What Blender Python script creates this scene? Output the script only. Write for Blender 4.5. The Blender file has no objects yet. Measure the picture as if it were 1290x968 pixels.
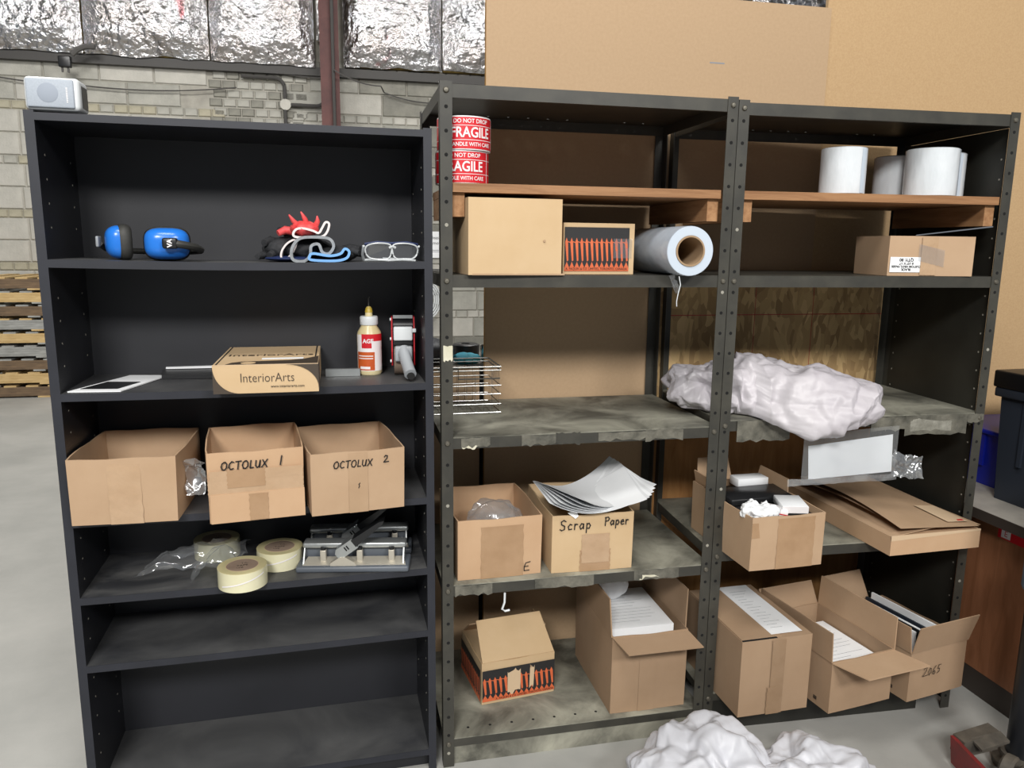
import bpy, bmesh, math, random
from mathutils import Vector, Matrix, noise
random.seed(7)
R = math.radians
SC = bpy.context.scene
COL = SC.collection

# ------------------------------------------------------------------ camera
F, PITCH, YAW, ROLL = 968.72, -0.178988, -0.217915, 0.010949
CAM = Vector((-0.28366, -2.26179, 1.69810))
fw = Vector((math.cos(PITCH)*math.sin(-YAW), math.cos(PITCH)*math.cos(YAW), math.sin(PITCH)))
r0 = fw.cross(Vector((0, 0, 1))).normalized(); u0 = r0.cross(fw)
cr = math.cos(ROLL)*r0 + math.sin(ROLL)*u0; cu = -math.sin(ROLL)*r0 + math.cos(ROLL)*u0
cd = bpy.data.cameras.new('camera'); cam = bpy.data.objects.new('camera', cd); COL.objects.link(cam)
cd.sensor_width = 36; cd.lens = F/1290*36; cd.clip_start = .05; cd.clip_end = 100
m = Matrix((cr, cu, -fw)).transposed().to_4x4(); m.translation = CAM
cam.matrix_world = m; SC.camera = cam

# ------------------------------------------------------------------ world, lamps, exposure
w = bpy.data.worlds.new('world'); SC.world = w; w.use_nodes = True
w.node_tree.nodes['Background'].inputs[0].default_value = (.80, .88, 1.0, 1)
w.node_tree.nodes['Background'].inputs[1].default_value = .30
def lamp(name, loc, target, power, sx, sy, col=(1, .98, .95)):
    l = bpy.data.lights.new(name, 'AREA'); l.shape = 'RECTANGLE'; l.size = sx; l.size_y = sy
    l.energy = power; l.color = col
    o = bpy.data.objects.new(name, l); COL.objects.link(o); o.location = loc
    o.rotation_euler = (Vector(target)-Vector(loc)).to_track_quat('-Z', 'Y').to_euler()
lamp('overhead_light', (-2.2, -6.5, 5.4), (-.3, 0, 1.2), 600, 2.0, 1.0)
lamp('overhead_light', (2.6, -6.9, 5.4), (1.0, 0, 1.2), 390, 2.0, 1.0)
lamp('overhead_light', (-.6, -2.2, 5.8), (-.4, -1.6, 0), 150, 1.8, 1.2)  # unseen light added overhead to lift the upward-facing surfaces
lamp('overhead_light', (-3.2, 3.6, 5.6), (-3.0, 5.4, 0), 260, 1.8, 1.2)  # unseen fill added to light the far block wall
lamp('overhead_light', (1.6, 3.6, 5.6), (1.4, 5.6, 1), 200, 1.8, 1.2)  # matching unseen fill, added for the right part of the far wall
SC.view_settings.view_transform = 'Standard'; SC.view_settings.look = 'None'
SC.view_settings.gamma = 1; SC.view_settings.use_curve_mapping = False
SC.view_settings.exposure = -0.42

# ------------------------------------------------------------------ materials
def lin(c):
    return tuple(((v/255)/12.92 if v/255 <= .04045 else ((v/255+.055)/1.055)**2.4) for v in c)+(1,)
MATS = {}
def mat(name, col, col2=None, rough=.6, metal=0, scale=8, lo=.35, hi=.65, bump=0, bscale=40, stretch=(1, 1, 1),
        spec=.5, alpha=1, detail=6, dist=0, kind='noise', trans=0, bdist=.01):
    mt = bpy.data.materials.new(name); mt.use_nodes = True; nt = mt.node_tree; N = nt.nodes; L = nt.links
    b = N['Principled BSDF']
    b.inputs['Base Color'].default_value = lin(col); b.inputs['Roughness'].default_value = rough
    b.inputs['Metallic'].default_value = metal; b.inputs['Specular IOR Level'].default_value = spec
    b.inputs['Alpha'].default_value = alpha
    if trans: b.inputs['Transmission Weight'].default_value = trans
    if col2 or bump:
        tc = N.new('ShaderNodeTexCoord'); mp = N.new('ShaderNodeMapping'); mp.inputs['Scale'].default_value = stretch
        L.new(tc.outputs['Object'], mp.inputs[0])
    if col2:
        if kind == 'noise':
            t = N.new('ShaderNodeTexNoise'); t.inputs['Scale'].default_value = scale; t.inputs['Detail'].default_value = detail
            t.inputs['Roughness'].default_value = .62; t.inputs['Distortion'].default_value = dist; out = t.outputs['Fac']
        else:
            t = N.new('ShaderNodeTexVoronoi'); t.inputs['Scale'].default_value = scale; out = t.outputs['Color']
        L.new(mp.outputs[0], t.inputs['Vector'])
        rp = N.new('ShaderNodeValToRGB'); rp.color_ramp.elements[0].position = lo; rp.color_ramp.elements[1].position = hi
        rp.color_ramp.elements[0].color = lin(col); rp.color_ramp.elements[1].color = lin(col2)
        L.new(out, rp.inputs[0]); L.new(rp.outputs[0], b.inputs['Base Color'])
    if bump:
        t2 = N.new('ShaderNodeTexNoise'); t2.inputs['Scale'].default_value = bscale; t2.inputs['Detail'].default_value = 5
        L.new(mp.outputs[0], t2.inputs['Vector'])
        bp = N.new('ShaderNodeBump'); bp.inputs['Strength'].default_value = bump; bp.inputs['Distance'].default_value = bdist
        L.new(t2.outputs['Fac'], bp.inputs['Height']); L.new(bp.outputs[0], b.inputs['Normal'])
    MATS[name] = mt; return mt
mat('concrete', (150, 150, 146), (176, 175, 170), rough=.55, scale=1.3, lo=.3, hi=.7, bump=.05, bscale=60)
mat('mortar', (150, 147, 138), (172, 168, 158), rough=.95, scale=6, bump=.2)
mat('block_grey', (150, 149, 141), (178, 176, 167), rough=.95, scale=3, bump=.3, bscale=50)
mat('block_pale', (172, 170, 162), (194, 191, 182), rough=.95, scale=3, bump=.3, bscale=50)
mat('block_dark', (118, 117, 110), (146, 144, 134), rough=.95, scale=4, bump=.3, bscale=50)
mat('brick_cream', (156, 151, 132), (178, 172, 152), rough=.95, scale=5, bump=.3, bscale=60)
mat('foil', (222, 224, 228), (196, 190, 188), rough=.24, metal=1, scale=3, bump=.8, bscale=14, bdist=.06)
mat('fibreglass', (168, 142, 70), (120, 100, 60), rough=1, scale=12, bump=.8, bscale=30)
mat('red_oxide', (74, 40, 38), (94, 54, 50), rough=.6, scale=5)
mat('dark_conduit', (62, 60, 58), rough=.6)
mat('wire_grey', (78, 76, 74), rough=.6)
mat('fibreboard', (177, 149, 117), (183, 155, 123), rough=.8, scale=90, lo=.3, hi=.7, bump=.04, bscale=300, detail=3, bdist=.002)
mat('fibreboard_gold', (182, 150, 110), (192, 161, 121), rough=.8, scale=140, lo=.3, hi=.7, detail=3)
mat('fibreboard_edge', (150, 112, 58), rough=.9)
mat('plywood', (150, 104, 58), (172, 126, 76), rough=.7, scale=4, stretch=(6, 6, .8), dist=1.0)
mat('pallet_tan', (178, 148, 98), (206, 178, 128), rough=.9, scale=6, stretch=(1, 5, 8))
mat('pallet_brown', (92, 76, 60), (124, 102, 78), rough=.9, scale=6, stretch=(1, 5, 8))
mat('pallet_grey', (128, 128, 124), (164, 164, 160), rough=.9, scale=6, stretch=(1, 5, 8))
mat('shelf_wood', (132, 92, 58), (158, 116, 78), rough=.6, scale=5, stretch=(.8, 8, 8), dist=.8, bump=.1, bscale=30)
mat('cleat_wood', (140, 98, 62), (172, 130, 90), rough=.7, scale=6, stretch=(8, .8, 8))
mat('steel_paint', (54, 53, 48), (72, 70, 62), rough=.45, scale=7, lo=.4, hi=.75, spec=.5)
mat('steel_dusty', (78, 77, 69), (176, 174, 158), rough=.6, scale=4.5, lo=.36, hi=.78, dist=.7)
mat('steel_dark', (30, 30, 26), (40, 40, 35), rough=.55, scale=6)
mat('hole_black', (8, 8, 8), rough=.9)
mat('hole_pale', (150, 147, 136), rough=.7)
mat('bolt_steel', (110, 106, 96), rough=.45, metal=.6)
mat('black_laminate', (24, 25, 29), (31, 32, 37), rough=.42, scale=6, bump=.04, bscale=120)
mat('black_edge', (33, 35, 42), (40, 42, 50), rough=.5, scale=6)
mat('laminate_dusty', (50, 51, 54), (104, 104, 103), rough=.48, scale=2.6, lo=.34, hi=.95, dist=.6)
mat('laminate_scuffed', (52, 53, 56), (132, 131, 128), rough=.5, scale=3.2, lo=.40, hi=.92, dist=1.0, stretch=(.8, 1.6, 1))
mat('back_black', (31, 32, 36), (38, 39, 44), rough=.5, scale=2)
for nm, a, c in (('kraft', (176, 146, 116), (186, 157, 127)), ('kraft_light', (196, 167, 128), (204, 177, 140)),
                 ('kraft_warm', (188, 153, 119), (197, 164, 131)), ('kraft_inner', (168, 139, 109), (180, 151, 121)), ('kraft_shaded', (156, 129, 102), (166, 139, 112))):  # last entry: kraft darkened for the weaker light on the low cartons
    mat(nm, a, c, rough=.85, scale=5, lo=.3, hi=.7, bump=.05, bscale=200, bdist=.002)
mat('kraft_edge', (204, 178, 146), rough=.9)
mat('tape_brown', (162, 130, 98), (174, 142, 110), rough=.22, scale=9, bump=.25, bscale=40, bdist=.004)
mat('tape_clear', (178, 148, 117), (188, 159, 129), rough=.16, scale=8, bump=.5, bscale=26, bdist=.006)
mat('tape_dusty', (72, 71, 64), (116, 113, 102), rough=.4, scale=14, bump=.5, bscale=40)
mat('tape_grey', (118, 116, 106), (150, 148, 138), rough=.25, scale=18, bump=.6, bscale=50)
mat('tape_shaded', (146, 120, 94), (156, 130, 104), rough=.2, scale=9, bump=.3, bscale=30, bdist=.004)  # clear tape, darkened to match the shade painted into the low cartons
mat('tape_pale', (196, 192, 168), (214, 210, 190), rough=.7, scale=20)
mat('paper', (236, 238, 240), (243, 245, 247), rough=.7, scale=6)
mat('paper_grey', (222, 224, 226), rough=.8)
mat('print_grey', (140, 142, 146), rough=.8)
mat('ink', (20, 20, 22), rough=.6)
mat('ink_red', (200, 40, 45), rough=.5)
mat('print_black', (38, 37, 38), rough=.5)
mat('print_orange', (206, 98, 58), (214, 108, 66), rough=.5, scale=30)
mat('print_brown', (66, 56, 46), rough=.6)
mat('label_red', (206, 36, 46), rough=.35)
mat('label_white', (236, 232, 232), rough=.4)
mat('blue_plastic', (40, 118, 214), rough=.25)
mat('dark_rubber', (44, 44, 42), (56, 56, 53), rough=.6, scale=20)
mat('black_plastic', (28, 29, 31), rough=.35)
mat('grey_plastic', (150, 154, 158), rough=.35)
mat('light_plastic', (214, 218, 220), rough=.4)
mat('speaker_grille', (168, 176, 186), (158, 166, 176), rough=.6, scale=300)
mat('speaker_cone', (148, 156, 168), rough=.7)
mat('glove_black', (32, 33, 36), (46, 47, 50), rough=.8, scale=40, bump=.3, bscale=90)
mat('glove_red', (214, 60, 62), (224, 96, 96), rough=.6, scale=30)
mat('cuff_white', (226, 216, 214), rough=.8)
mat('cuff_grey', (128, 132, 136), (150, 154, 158), rough=.8, scale=60)
mat('cuff_pale', (186, 200, 208), rough=.8)
mat('cuff_blue', (118, 170, 224), rough=.8)
mat('navy', (24, 40, 82), rough=.6)
mat('clear_frame', (196, 200, 202), rough=.2)
mat('glue_cream', (214, 198, 150), (226, 212, 168), rough=.3, scale=10)
mat('glue_yellow', (186, 160, 60), rough=.4)
mat('label_orange', (200, 94, 40), (186, 76, 34), rough=.4, scale=20)
mat('gun_red', (176, 26, 36), rough=.35)
mat('gun_grey', (156, 160, 164), rough=.45)
mat('tape_roll', (214, 208, 172), (224, 220, 188), rough=.22, scale=6)
mat('tape_roll_top', (196, 186, 140), (208, 198, 154), rough=.3, scale=9)
mat('tape_core', (158, 138, 122), (140, 120, 104), rough=.6, scale=14)
mat('punch_silver', (168, 172, 172), (184, 188, 188), rough=.3, metal=.7, scale=12)
mat('punch_cream', (196, 190, 176), rough=.35, metal=.4)
mat('punch_grey', (92, 98, 106), rough=.4)
mat('chrome', (150, 150, 148), rough=.22, metal=1)
mat('stretch_film', (172, 181, 192), (194, 202, 212), rough=.14, scale=7, bump=.2, bscale=18, bdist=.01)
mat('stretch_end', (196, 207, 219), rough=.25)
mat('core_board', (160, 134, 104), rough=.8)
mat('roll_wrap', (206, 212, 216), (222, 226, 230), rough=.14, scale=9, bump=.5, bscale=22, bdist=.008, stretch=(1, 1, .4))
mat('roll_inner', (226, 228, 230), rough=.6)
mat('poly_white', (182, 177, 183), (194, 190, 194), rough=.42, scale=5)
mat('poly_floor', (190, 191, 197), (202, 203, 209), rough=.42, scale=5)
mat('desk_wood', (132, 86, 58), (152, 102, 72), rough=.4, scale=4, stretch=(8, 8, 1), dist=.6)
mat('desk_top', (146, 142, 136), (168, 164, 156), rough=.5, scale=6)
mat('desk_edge', (58, 50, 44), rough=.6)
mat('tote_grey', (38, 44, 54), rough=.5)
mat('tote_black', (14, 15, 18), rough=.4)
mat('tote_blue', (20, 34, 150), rough=.4)
mat('jack_red', (128, 34, 36), (96, 40, 38), rough=.5, scale=9)
mat('jack_steel', (110, 104, 94), (80, 76, 70), rough=.6, metal=.4, scale=12)
mat('pole_black', (24, 26, 30), rough=.4)
mat('clip_blue', (96, 112, 130), rough=.5)
mat('teal', (60, 180, 210), rough=.6)
def foil_marks():
    nt = MATS['foil'].node_tree; N = nt.nodes; L = nt.links; b = N['Principled BSDF']; src = b.inputs['Base Color'].links[0].from_socket
    t = N.new('ShaderNodeTexNoise'); t.inputs['Scale'].default_value = 1.7; t.inputs['Detail'].default_value = 3; t.inputs['Distortion'].default_value = .6
    tc = N.new('ShaderNodeTexCoord'); L.new(tc.outputs['Object'], t.inputs['Vector'])
    rp = N.new('ShaderNodeValToRGB'); rp.color_ramp.elements[0].position = .66; rp.color_ramp.elements[1].position = .71
    mx = N.new('ShaderNodeMix'); mx.data_type = 'RGBA'; mx.inputs[7].default_value = lin((196, 120, 126))
    L.new(t.outputs['Fac'], rp.inputs[0]); L.new(rp.outputs[0], mx.inputs[0]); L.new(src, mx.inputs[6]); L.new(mx.outputs[2], b.inputs['Base Color'])
foil_marks()
def film(name, fac, rough=.12, col=(.92, .94, .96, 1)):
    mt = bpy.data.materials.new(name); mt.use_nodes = True; nt = mt.node_tree; N = nt.nodes; L = nt.links
    N.remove(N['Principled BSDF']); out = N['Material Output']
    t = N.new('ShaderNodeBsdfTransparent'); t.inputs[0].default_value = (.93, .94, .95, 1)
    g = N.new('ShaderNodeBsdfGlossy'); g.inputs[0].default_value = col; g.inputs['Roughness'].default_value = rough
    d = N.new('ShaderNodeBsdfDiffuse'); d.inputs[0].default_value = (.8, .82, .84, 1)
    m1 = N.new('ShaderNodeMixShader'); m1.inputs[0].default_value = .35
    m2 = N.new('ShaderNodeMixShader'); m2.inputs[0].default_value = fac
    L.new(g.outputs[0], m1.inputs[1]); L.new(d.outputs[0], m1.inputs[2])
    L.new(t.outputs[0], m2.inputs[1]); L.new(m1.outputs[0], m2.inputs[2]); L.new(m2.outputs[0], out.inputs[0])
    MATS[name] = mt
film('clear_film', .22); film('lens', .14, .03); film('bag_film', .38, .2)
def osb():
    mt = bpy.data.materials.new('strand_board'); mt.use_nodes = True; nt = mt.node_tree; N = nt.nodes; L = nt.links
    b = N['Principled BSDF']; b.inputs['Roughness'].default_value = .75
    tc = N.new('ShaderNodeTexCoord'); mp = N.new('ShaderNodeMapping'); mp.inputs['Scale'].default_value = (1, 1, .42)
    n1 = N.new('ShaderNodeTexNoise'); n1.inputs['Scale'].default_value = 7
    mx = N.new('ShaderNodeMix'); mx.data_type = 'VECTOR'; mx.inputs['Factor'].default_value = .12
    v = N.new('ShaderNodeTexVoronoi'); v.inputs['Scale'].default_value = 55
    n2 = N.new('ShaderNodeTexNoise'); n2.inputs['Scale'].default_value = 3.5; n2.inputs['Detail'].default_value = 5
    rp = N.new('ShaderNodeValToRGB'); rp.color_ramp.elements[0].color = lin((150, 120, 82)); rp.color_ramp.elements[1].color = lin((226, 194, 142))
    e = rp.color_ramp.elements.new(.5); e.color = lin((192, 160, 112))
    rp2 = N.new('ShaderNodeValToRGB'); rp2.color_ramp.elements[0].position = .38; rp2.color_ramp.elements[1].position = .62
    rp2.color_ramp.elements[0].color = (.62, .6, .56, 1); rp2.color_ramp.elements[1].color = (1, 1, 1, 1)
    ml = N.new('ShaderNodeMix'); ml.data_type = 'RGBA'; ml.blend_type = 'MULTIPLY'; ml.inputs['Factor'].default_value = .5
    L.new(tc.outputs['Object'], mp.inputs[0]); L.new(mp.outputs[0], n1.inputs['Vector'])
    L.new(mp.outputs[0], mx.inputs[4]); L.new(n1.outputs['Color'], mx.inputs[5]); L.new(mx.outputs[1], v.inputs['Vector'])
    L.new(mp.outputs[0], n2.inputs['Vector']); L.new(v.outputs['Color'], rp.inputs[0]); L.new(n2.outputs['Fac'], rp2.inputs[0])
    L.new(rp.outputs[0], ml.inputs[6]); L.new(rp2.outputs[0], ml.inputs[7]); L.new(ml.outputs[2], b.inputs['Base Color'])
    MATS['strand_board'] = mt
osb()

# ------------------------------------------------------------------ mesh helpers
class MB:
    def __init__(s): s.v = []; s.f = []; s.M = Matrix.Identity(4)
    def add(s, vs, fs):
        o = len(s.v); s.v += [s.M @ Vector(p) for p in vs]; s.f += [tuple(i+o for i in q) for q in fs]
    def box(s, x0, x1, y0, y1, z0, z1):
        s.add([(x0, y0, z0), (x1, y0, z0), (x1, y1, z0), (x0, y1, z0), (x0, y0, z1), (x1, y0, z1), (x1, y1, z1), (x0, y1, z1)],
              [(0, 3, 2, 1), (4, 5, 6, 7), (0, 1, 5, 4), (1, 2, 6, 5), (2, 3, 7, 6), (3, 0, 4, 7)]); return s
    def prism(s, pts, off):
        n = len(pts); off = Vector(off); P = [Vector(p) for p in pts]
        s.add(P+[p+off for p in P], [tuple(range(n))[::-1], tuple(range(n, 2*n))]+[(i, (i+1) % n, n+(i+1) % n, n+i) for i in range(n)]); return s
    def poly(s, pts): s.add(pts, [tuple(range(len(pts)))]); return s
    def grid(s, fn, nu, nv, cu=False, cv=False):
        vs = [fn(i/(nu if cu else nu-1), j/(nv if cv else nv-1)) for j in range(nv) for i in range(nu)]
        fs = []
        for j in range(nv if cv else nv-1):
            for i in range(nu if cu else nu-1):
                a = j*nu+i; b = j*nu+(i+1) % nu; c = ((j+1) % nv)*nu+(i+1) % nu; d = ((j+1) % nv)*nu+i
                fs.append((a, b, c, d))
        s.add(vs, fs); return s
    def tube(s, path, r, n=8, closed=False, flat=None):
        P = [Vector(p) for p in path]; k = len(P); rings = []; up = Vector((0, 0, 1))
        for i, p in enumerate(P):
            a = P[(i-1) % k] if closed or i else p; b = P[(i+1) % k] if closed or i < k-1 else p
            t = (b-a).normalized(); ref = up if abs(t.dot(up)) < .95 else Vector((0, 1, 0))
            x = t.cross(ref).normalized(); y = x.cross(t)
            rr = r[i] if isinstance(r, (list, tuple)) else r
            fl = flat or 1
            rings.append([p+x*math.cos(2*math.pi*j/n)*rr+y*math.sin(2*math.pi*j/n)*rr*fl for j in range(n)])
        vs = [q for g in rings for q in g]; fs = []
        for i in range(k if closed else k-1):
            for j in range(n):
                fs.append((i*n+j, i*n+(j+1) % n, ((i+1) % k)*n+(j+1) % n, ((i+1) % k)*n+j))
        if not closed: fs += [tuple(range(n))[::-1], tuple(range((k-1)*n, k*n))]
        s.add(vs, fs); return s
    def lathe(s, prof, n=32, c=(0, 0, 0), M=None):
        vs = []; fs = []; k = len(prof)
        for (r, z) in prof:
            for j in range(n):
                a = 2*math.pi*j/n; p = Vector((r*math.cos(a), r*math.sin(a), z))
                if M is not None: p = M @ p
                vs.append(p+Vector(c))
        for i in range(k-1):
            for j in range(n): fs.append((i*n+j, i*n+(j+1) % n, (i+1)*n+(j+1) % n, (i+1)*n+j))
        if prof[0][0] > 0 and prof[0] != prof[-1]: fs.append(tuple(range(n))[::-1])
        if prof[-1][0] > 0 and prof[0] != prof[-1]: fs.append(tuple(range((k-1)*n, k*n)))
        s.add(vs, fs); return s
    def build(s, name, mt, parent=None, smooth=False, angle=40, mesh_only=False):
        me = bpy.data.meshes.new(name); me.from_pydata([tuple(v) for v in s.v], [], s.f)
        me.materials.append(MATS[mt]); me.validate()
        bm = bmesh.new(); bm.from_mesh(me); bmesh.ops.remove_doubles(bm, verts=bm.verts, dist=2e-6); bmesh.ops.recalc_face_normals(bm, faces=bm.faces); bm.to_mesh(me); bm.free()
        if smooth:
            me.polygons.foreach_set('use_smooth', [True]*len(me.polygons)); me.set_sharp_from_angle(angle=R(angle))
        me.update()
        if mesh_only: return me
        return obj(name, me, parent)
def obj(name, me, parent=None, loc=None):
    o = bpy.data.objects.new(name, me); COL.objects.link(o)
    if parent is not None: o.parent = parent
    if loc is not None: o.location = loc
    return o
def thing(name, label, cat, loc=(0, 0, 0), rz=0, group=None):
    o = bpy.data.objects.new(name, None); COL.objects.link(o); o.empty_display_size = .05
    o.location = loc; o.rotation_euler = (0, 0, R(rz)); o['label'] = label; o['category'] = cat
    if group: o['group'] = group
    return o
def tag(o, label, cat, group=None):
    o['label'] = label; o['category'] = cat
    if group: o['group'] = group
    return o
def struct(o): o['kind'] = 'structure'; return o
def bx(name, mt, parent, *a): return MB().box(*a).build(name, mt, parent)
def rbox(name, mt, parent, x0, x1, y0, y1, z0, z1, r=.005, seg=3):
    bm = bmesh.new(); mb = MB().box(x0, x1, y0, y1, z0, z1)
    vs = [bm.verts.new(v) for v in mb.v]
    for f in mb.f: bm.faces.new([vs[i] for i in f])
    bmesh.ops.recalc_face_normals(bm, faces=bm.faces)
    bmesh.ops.bevel(bm, geom=list(bm.edges), offset=r, segments=seg, profile=.5, affect='EDGES')
    me = bpy.data.meshes.new(name); bm.to_mesh(me); bm.free(); me.materials.append(MATS[mt])
    me.polygons.foreach_set('use_smooth', [True]*len(me.polygons)); me.set_sharp_from_angle(angle=R(50))
    return obj(name, me, parent)
def text_mesh(body, size, bold=0, align='CENTER', extrude=.0002, sx=1):
    c = bpy.data.curves.new('text', 'FONT'); c.body = body; c.size = size; c.align_x = align; c.align_y = 'CENTER'
    c.extrude = extrude; c.offset = bold; c.resolution_u = 3
    o = bpy.data.objects.new('text', c); COL.objects.link(o)
    dg = bpy.context.evaluated_depsgraph_get(); me = bpy.data.meshes.new_from_object(o.evaluated_get(dg))
    bpy.data.objects.remove(o); bpy.data.curves.remove(c)
    if sx != 1:
        for v in me.vertices: v.co.x *= sx
    return me
FRONT = Matrix.Rotation(R(90), 4, 'X')
def text(body, size, mt, parent, x, y, z, bold=0, sx=1, flip=False, name='lettering', rot=None, align='CENTER'):
    me = text_mesh(body, size, bold, align, sx=sx); me.materials.clear(); me.materials.append(MATS[mt])
    M = Matrix.Translation((x, y, z)) @ (rot if rot is not None else FRONT)
    if flip: M = M @ Matrix.Rotation(math.pi, 4, 'Z')
    me.transform(M); return obj(name, me, parent)
def sub(o, parent):  # reparent with no transform
    o.parent = parent; return o
LET = {
 'O': (.62, [[(.3, .95), (.1, .8), (.02, .45), (.15, .1), (.4, .05), (.58, .3), (.58, .7), (.42, .95), (.25, .93)]]),
 'C': (.55, [[(.52, .85), (.3, .97), (.08, .7), (.05, .3), (.25, .05), (.52, .15)]]),
 'T': (.55, [[(.0, .93), (.58, .97)], [(.3, .95), (.27, .03)]]),
 'L': (.42, [[(.1, .95), (.06, .08), (.42, .1)]]),
 'U': (.55, [[(.06, .9), (.05, .3), (.22, .05), (.42, .2), (.5, .9)], [(.5, .9), (.48, .08)]]),
 'X': (.55, [[(.05, .92), (.55, .05)], [(.55, .95), (.0, .05)]]),
 '1': (.2, [[(.12, 1.0), (.05, .0)]]),
 '2': (.6, [[(.05, .75), (.2, .97), (.45, .9), (.42, .6), (.05, .08), (.7, .12)]]),
 'S': (.58, [[(.55, .85), (.35, 1.0), (.1, .85), (.15, .58), (.45, .42), (.45, .12), (.2, .0), (.02, .12)]]),
 'c': (.42, [[(.4, .5), (.22, .58), (.05, .35), (.12, .06), (.4, .1)]]),
 'r': (.36, [[(.08, .58), (.08, .02)], [(.08, .4), (.2, .56), (.36, .52)]]),
 'a': (.48, [[(.4, .5), (.2, .58), (.04, .3), (.15, .03), (.36, .2), (.4, .55), (.42, .05)]]),
 'p': (.46, [[(.08, .58), (.06, -.35)], [(.08, .45), (.28, .58), (.42, .35), (.3, .06), (.08, .12)]]),
 'P': (.5, [[(.1, .97), (.07, .0)], [(.0, .9), (.35, .98), (.5, .78), (.38, .55), (.1, .5)]]),
 'e': (.44, [[(.05, .32), (.38, .36), (.3, .58), (.12, .52), (.05, .25), (.18, .03), (.42, .1)]]),
 '0': (.5, [[(.25, .8), (.06, .45), (.2, .05), (.42, .3), (.36, .7), (.22, .8)]]),
 '6': (.45, [[(.38, .9), (.12, .55), (.06, .15), (.26, .03), (.4, .2), (.28, .4), (.08, .25)]]),
 '5': (.45, [[(.5, .9), (.2, .88), (.14, .55), (.36, .5), (.38, .2), (.12, .05)]]),
 'E': (.55, [[(.55, .95), (.15, .85), (.05, .45), (.1, .08), (.55, .1)], [(.05, .48), (.42, .52)]]),
 's': (.3, [[(.25, .9), (.08, .7), (.22, .4), (.1, .1)]]), ' ': (.45, [])}
def hand(s, parent, x, y, z, h, wid=.0032, slant=.12, sp=.2, mt='ink', sx=1., drop=0):
    mb = MB(); cx = 0
    for ch in s:
        wd, st = LET[ch]
        for pl in st:
            P = [Vector((x+(cx+px*sx+slant*py)*h, y, z+py*h+drop*(cx)*h)) for px, py in pl]
            for a, b in zip(P, P[1:]):
                t = (b-a).normalized(); nn = Vector((-t.z, 0, t.x))*wid/2; e = t*wid*.3
                mb.prism([a-e-nn, b+e-nn, b+e+nn, a-e+nn], (0, .0004, 0))
        cx += wd*sx+sp
    return mb.build('handwriting', mt, parent)
def ridge(p, f, oct=3, gain=.5):
    s = 0; a = 1
    for k in range(oct):
        s += a*(1-2.2*abs(noise.noise(p*f))); a *= gain; f *= 2.1; p = p+Vector((7.3, 2.1, 5.7))
    return s
ROT3 = (Matrix.Rotation(.6, 3, 'X') @ Matrix.Rotation(.5, 3, 'Y') @ Matrix.Rotation(.9, 3, 'Z'))
def lump(name, mt, fn, amp, f, nu=110, nv=70, seed=0, parent=None, zmin=None, oct=3, angle=180, cells=None, clampy=False):
    """crumpled closed body: fn(dir)->surface point, displaced along dir by folds"""
    def g(u, v):
        a = 2*math.pi*u; b = math.pi*(v-.5)*.998
        d = Vector((math.sin(b), math.cos(a)*math.cos(b), math.sin(a)*math.cos(b))); p = Vector(fn(d))
        q = p+Vector((seed, seed*.7, seed*1.3)); wv = noise.noise_vector(q*f*.6)*.06
        if cells:
            q2 = ROT3 @ (q+wv*1.2); k = cells[0]
            h = 2.4*noise.voronoi(Vector((q2.x*k*.75, q2.y*k, q2.z*k*.9)), distance_metric='MANHATTAN')[0][0]-1.6
            h += .55*(2.6*noise.voronoi(q2*k*1.9, distance_metric='MANHATTAN')[0][0]-1.2)+.16*(2.4*noise.voronoi(q2*k*4.3, distance_metric='MANHATTAN')[0][0]-1.1)
            wq = noise.noise_vector(q*3.1)*.16
            for (ax, ay, az, fr, wt) in ((1.0, .8, 1.6, 4.6, 1.0), (-.7, .5, 1.3, 6.3, .75), (.3, -1.2, 1.0, 9.0, .45)):
                fold = (q.x+wq.x)*ax+(q.y+wq.y)*ay+(q.z+wq.z)*az; h += wt*(abs(((fold*fr) % 1)-.5)*2-.5)
            p = p+d*amp*h*.7
            if p.x < .99 and clampy: p.y = max(p.y, .05)
        else: p = p+d*amp*ridge(q+wv, f, oct)
        if zmin is not None:
            zz = zmin(p.x, p.y) if callable(zmin) else zmin
            p.z = max(p.z, zz)
        return p
    return MB().grid(g, nu, nv, cu=True).build(name, mt, parent, smooth=True, angle=angle)
def slab(A, B, d, L, t=.004, taper=.01, name='flap', mt='kraft', parent=None, bend=0):
    A = Vector(A); B = Vector(B); d = Vector(d).normalized(); e = (B-A).normalized(); n = e.cross(d).normalized()
    mb = MB(); k = 4; P = []
    for i in range(k+1):
        s = i/k; off = d*L*s+n*bend*math.sin(math.pi*s*.5)**2; ins = e*taper*s
        P.append((A+off+ins, B+off-ins))
    pts = [p for q in P for p in q]; top = [p+n*t for p in pts]; N = len(pts)
    fs = []
    for i in range(k):
        a = 2*i; fs += [(a, a+1, a+3, a+2), (N+a, N+a+2, N+a+3, N+a+1), (a, a+2, N+a+2, N+a), (a+1, N+a+1, N+a+3, a+3)]
    fs += [(0, N, N+1, 1), (2*k, 2*k+1, N+2*k+1, N+2*k)]
    mb.add(pts+top, fs); return mb.build(name, mt, parent)
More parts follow.
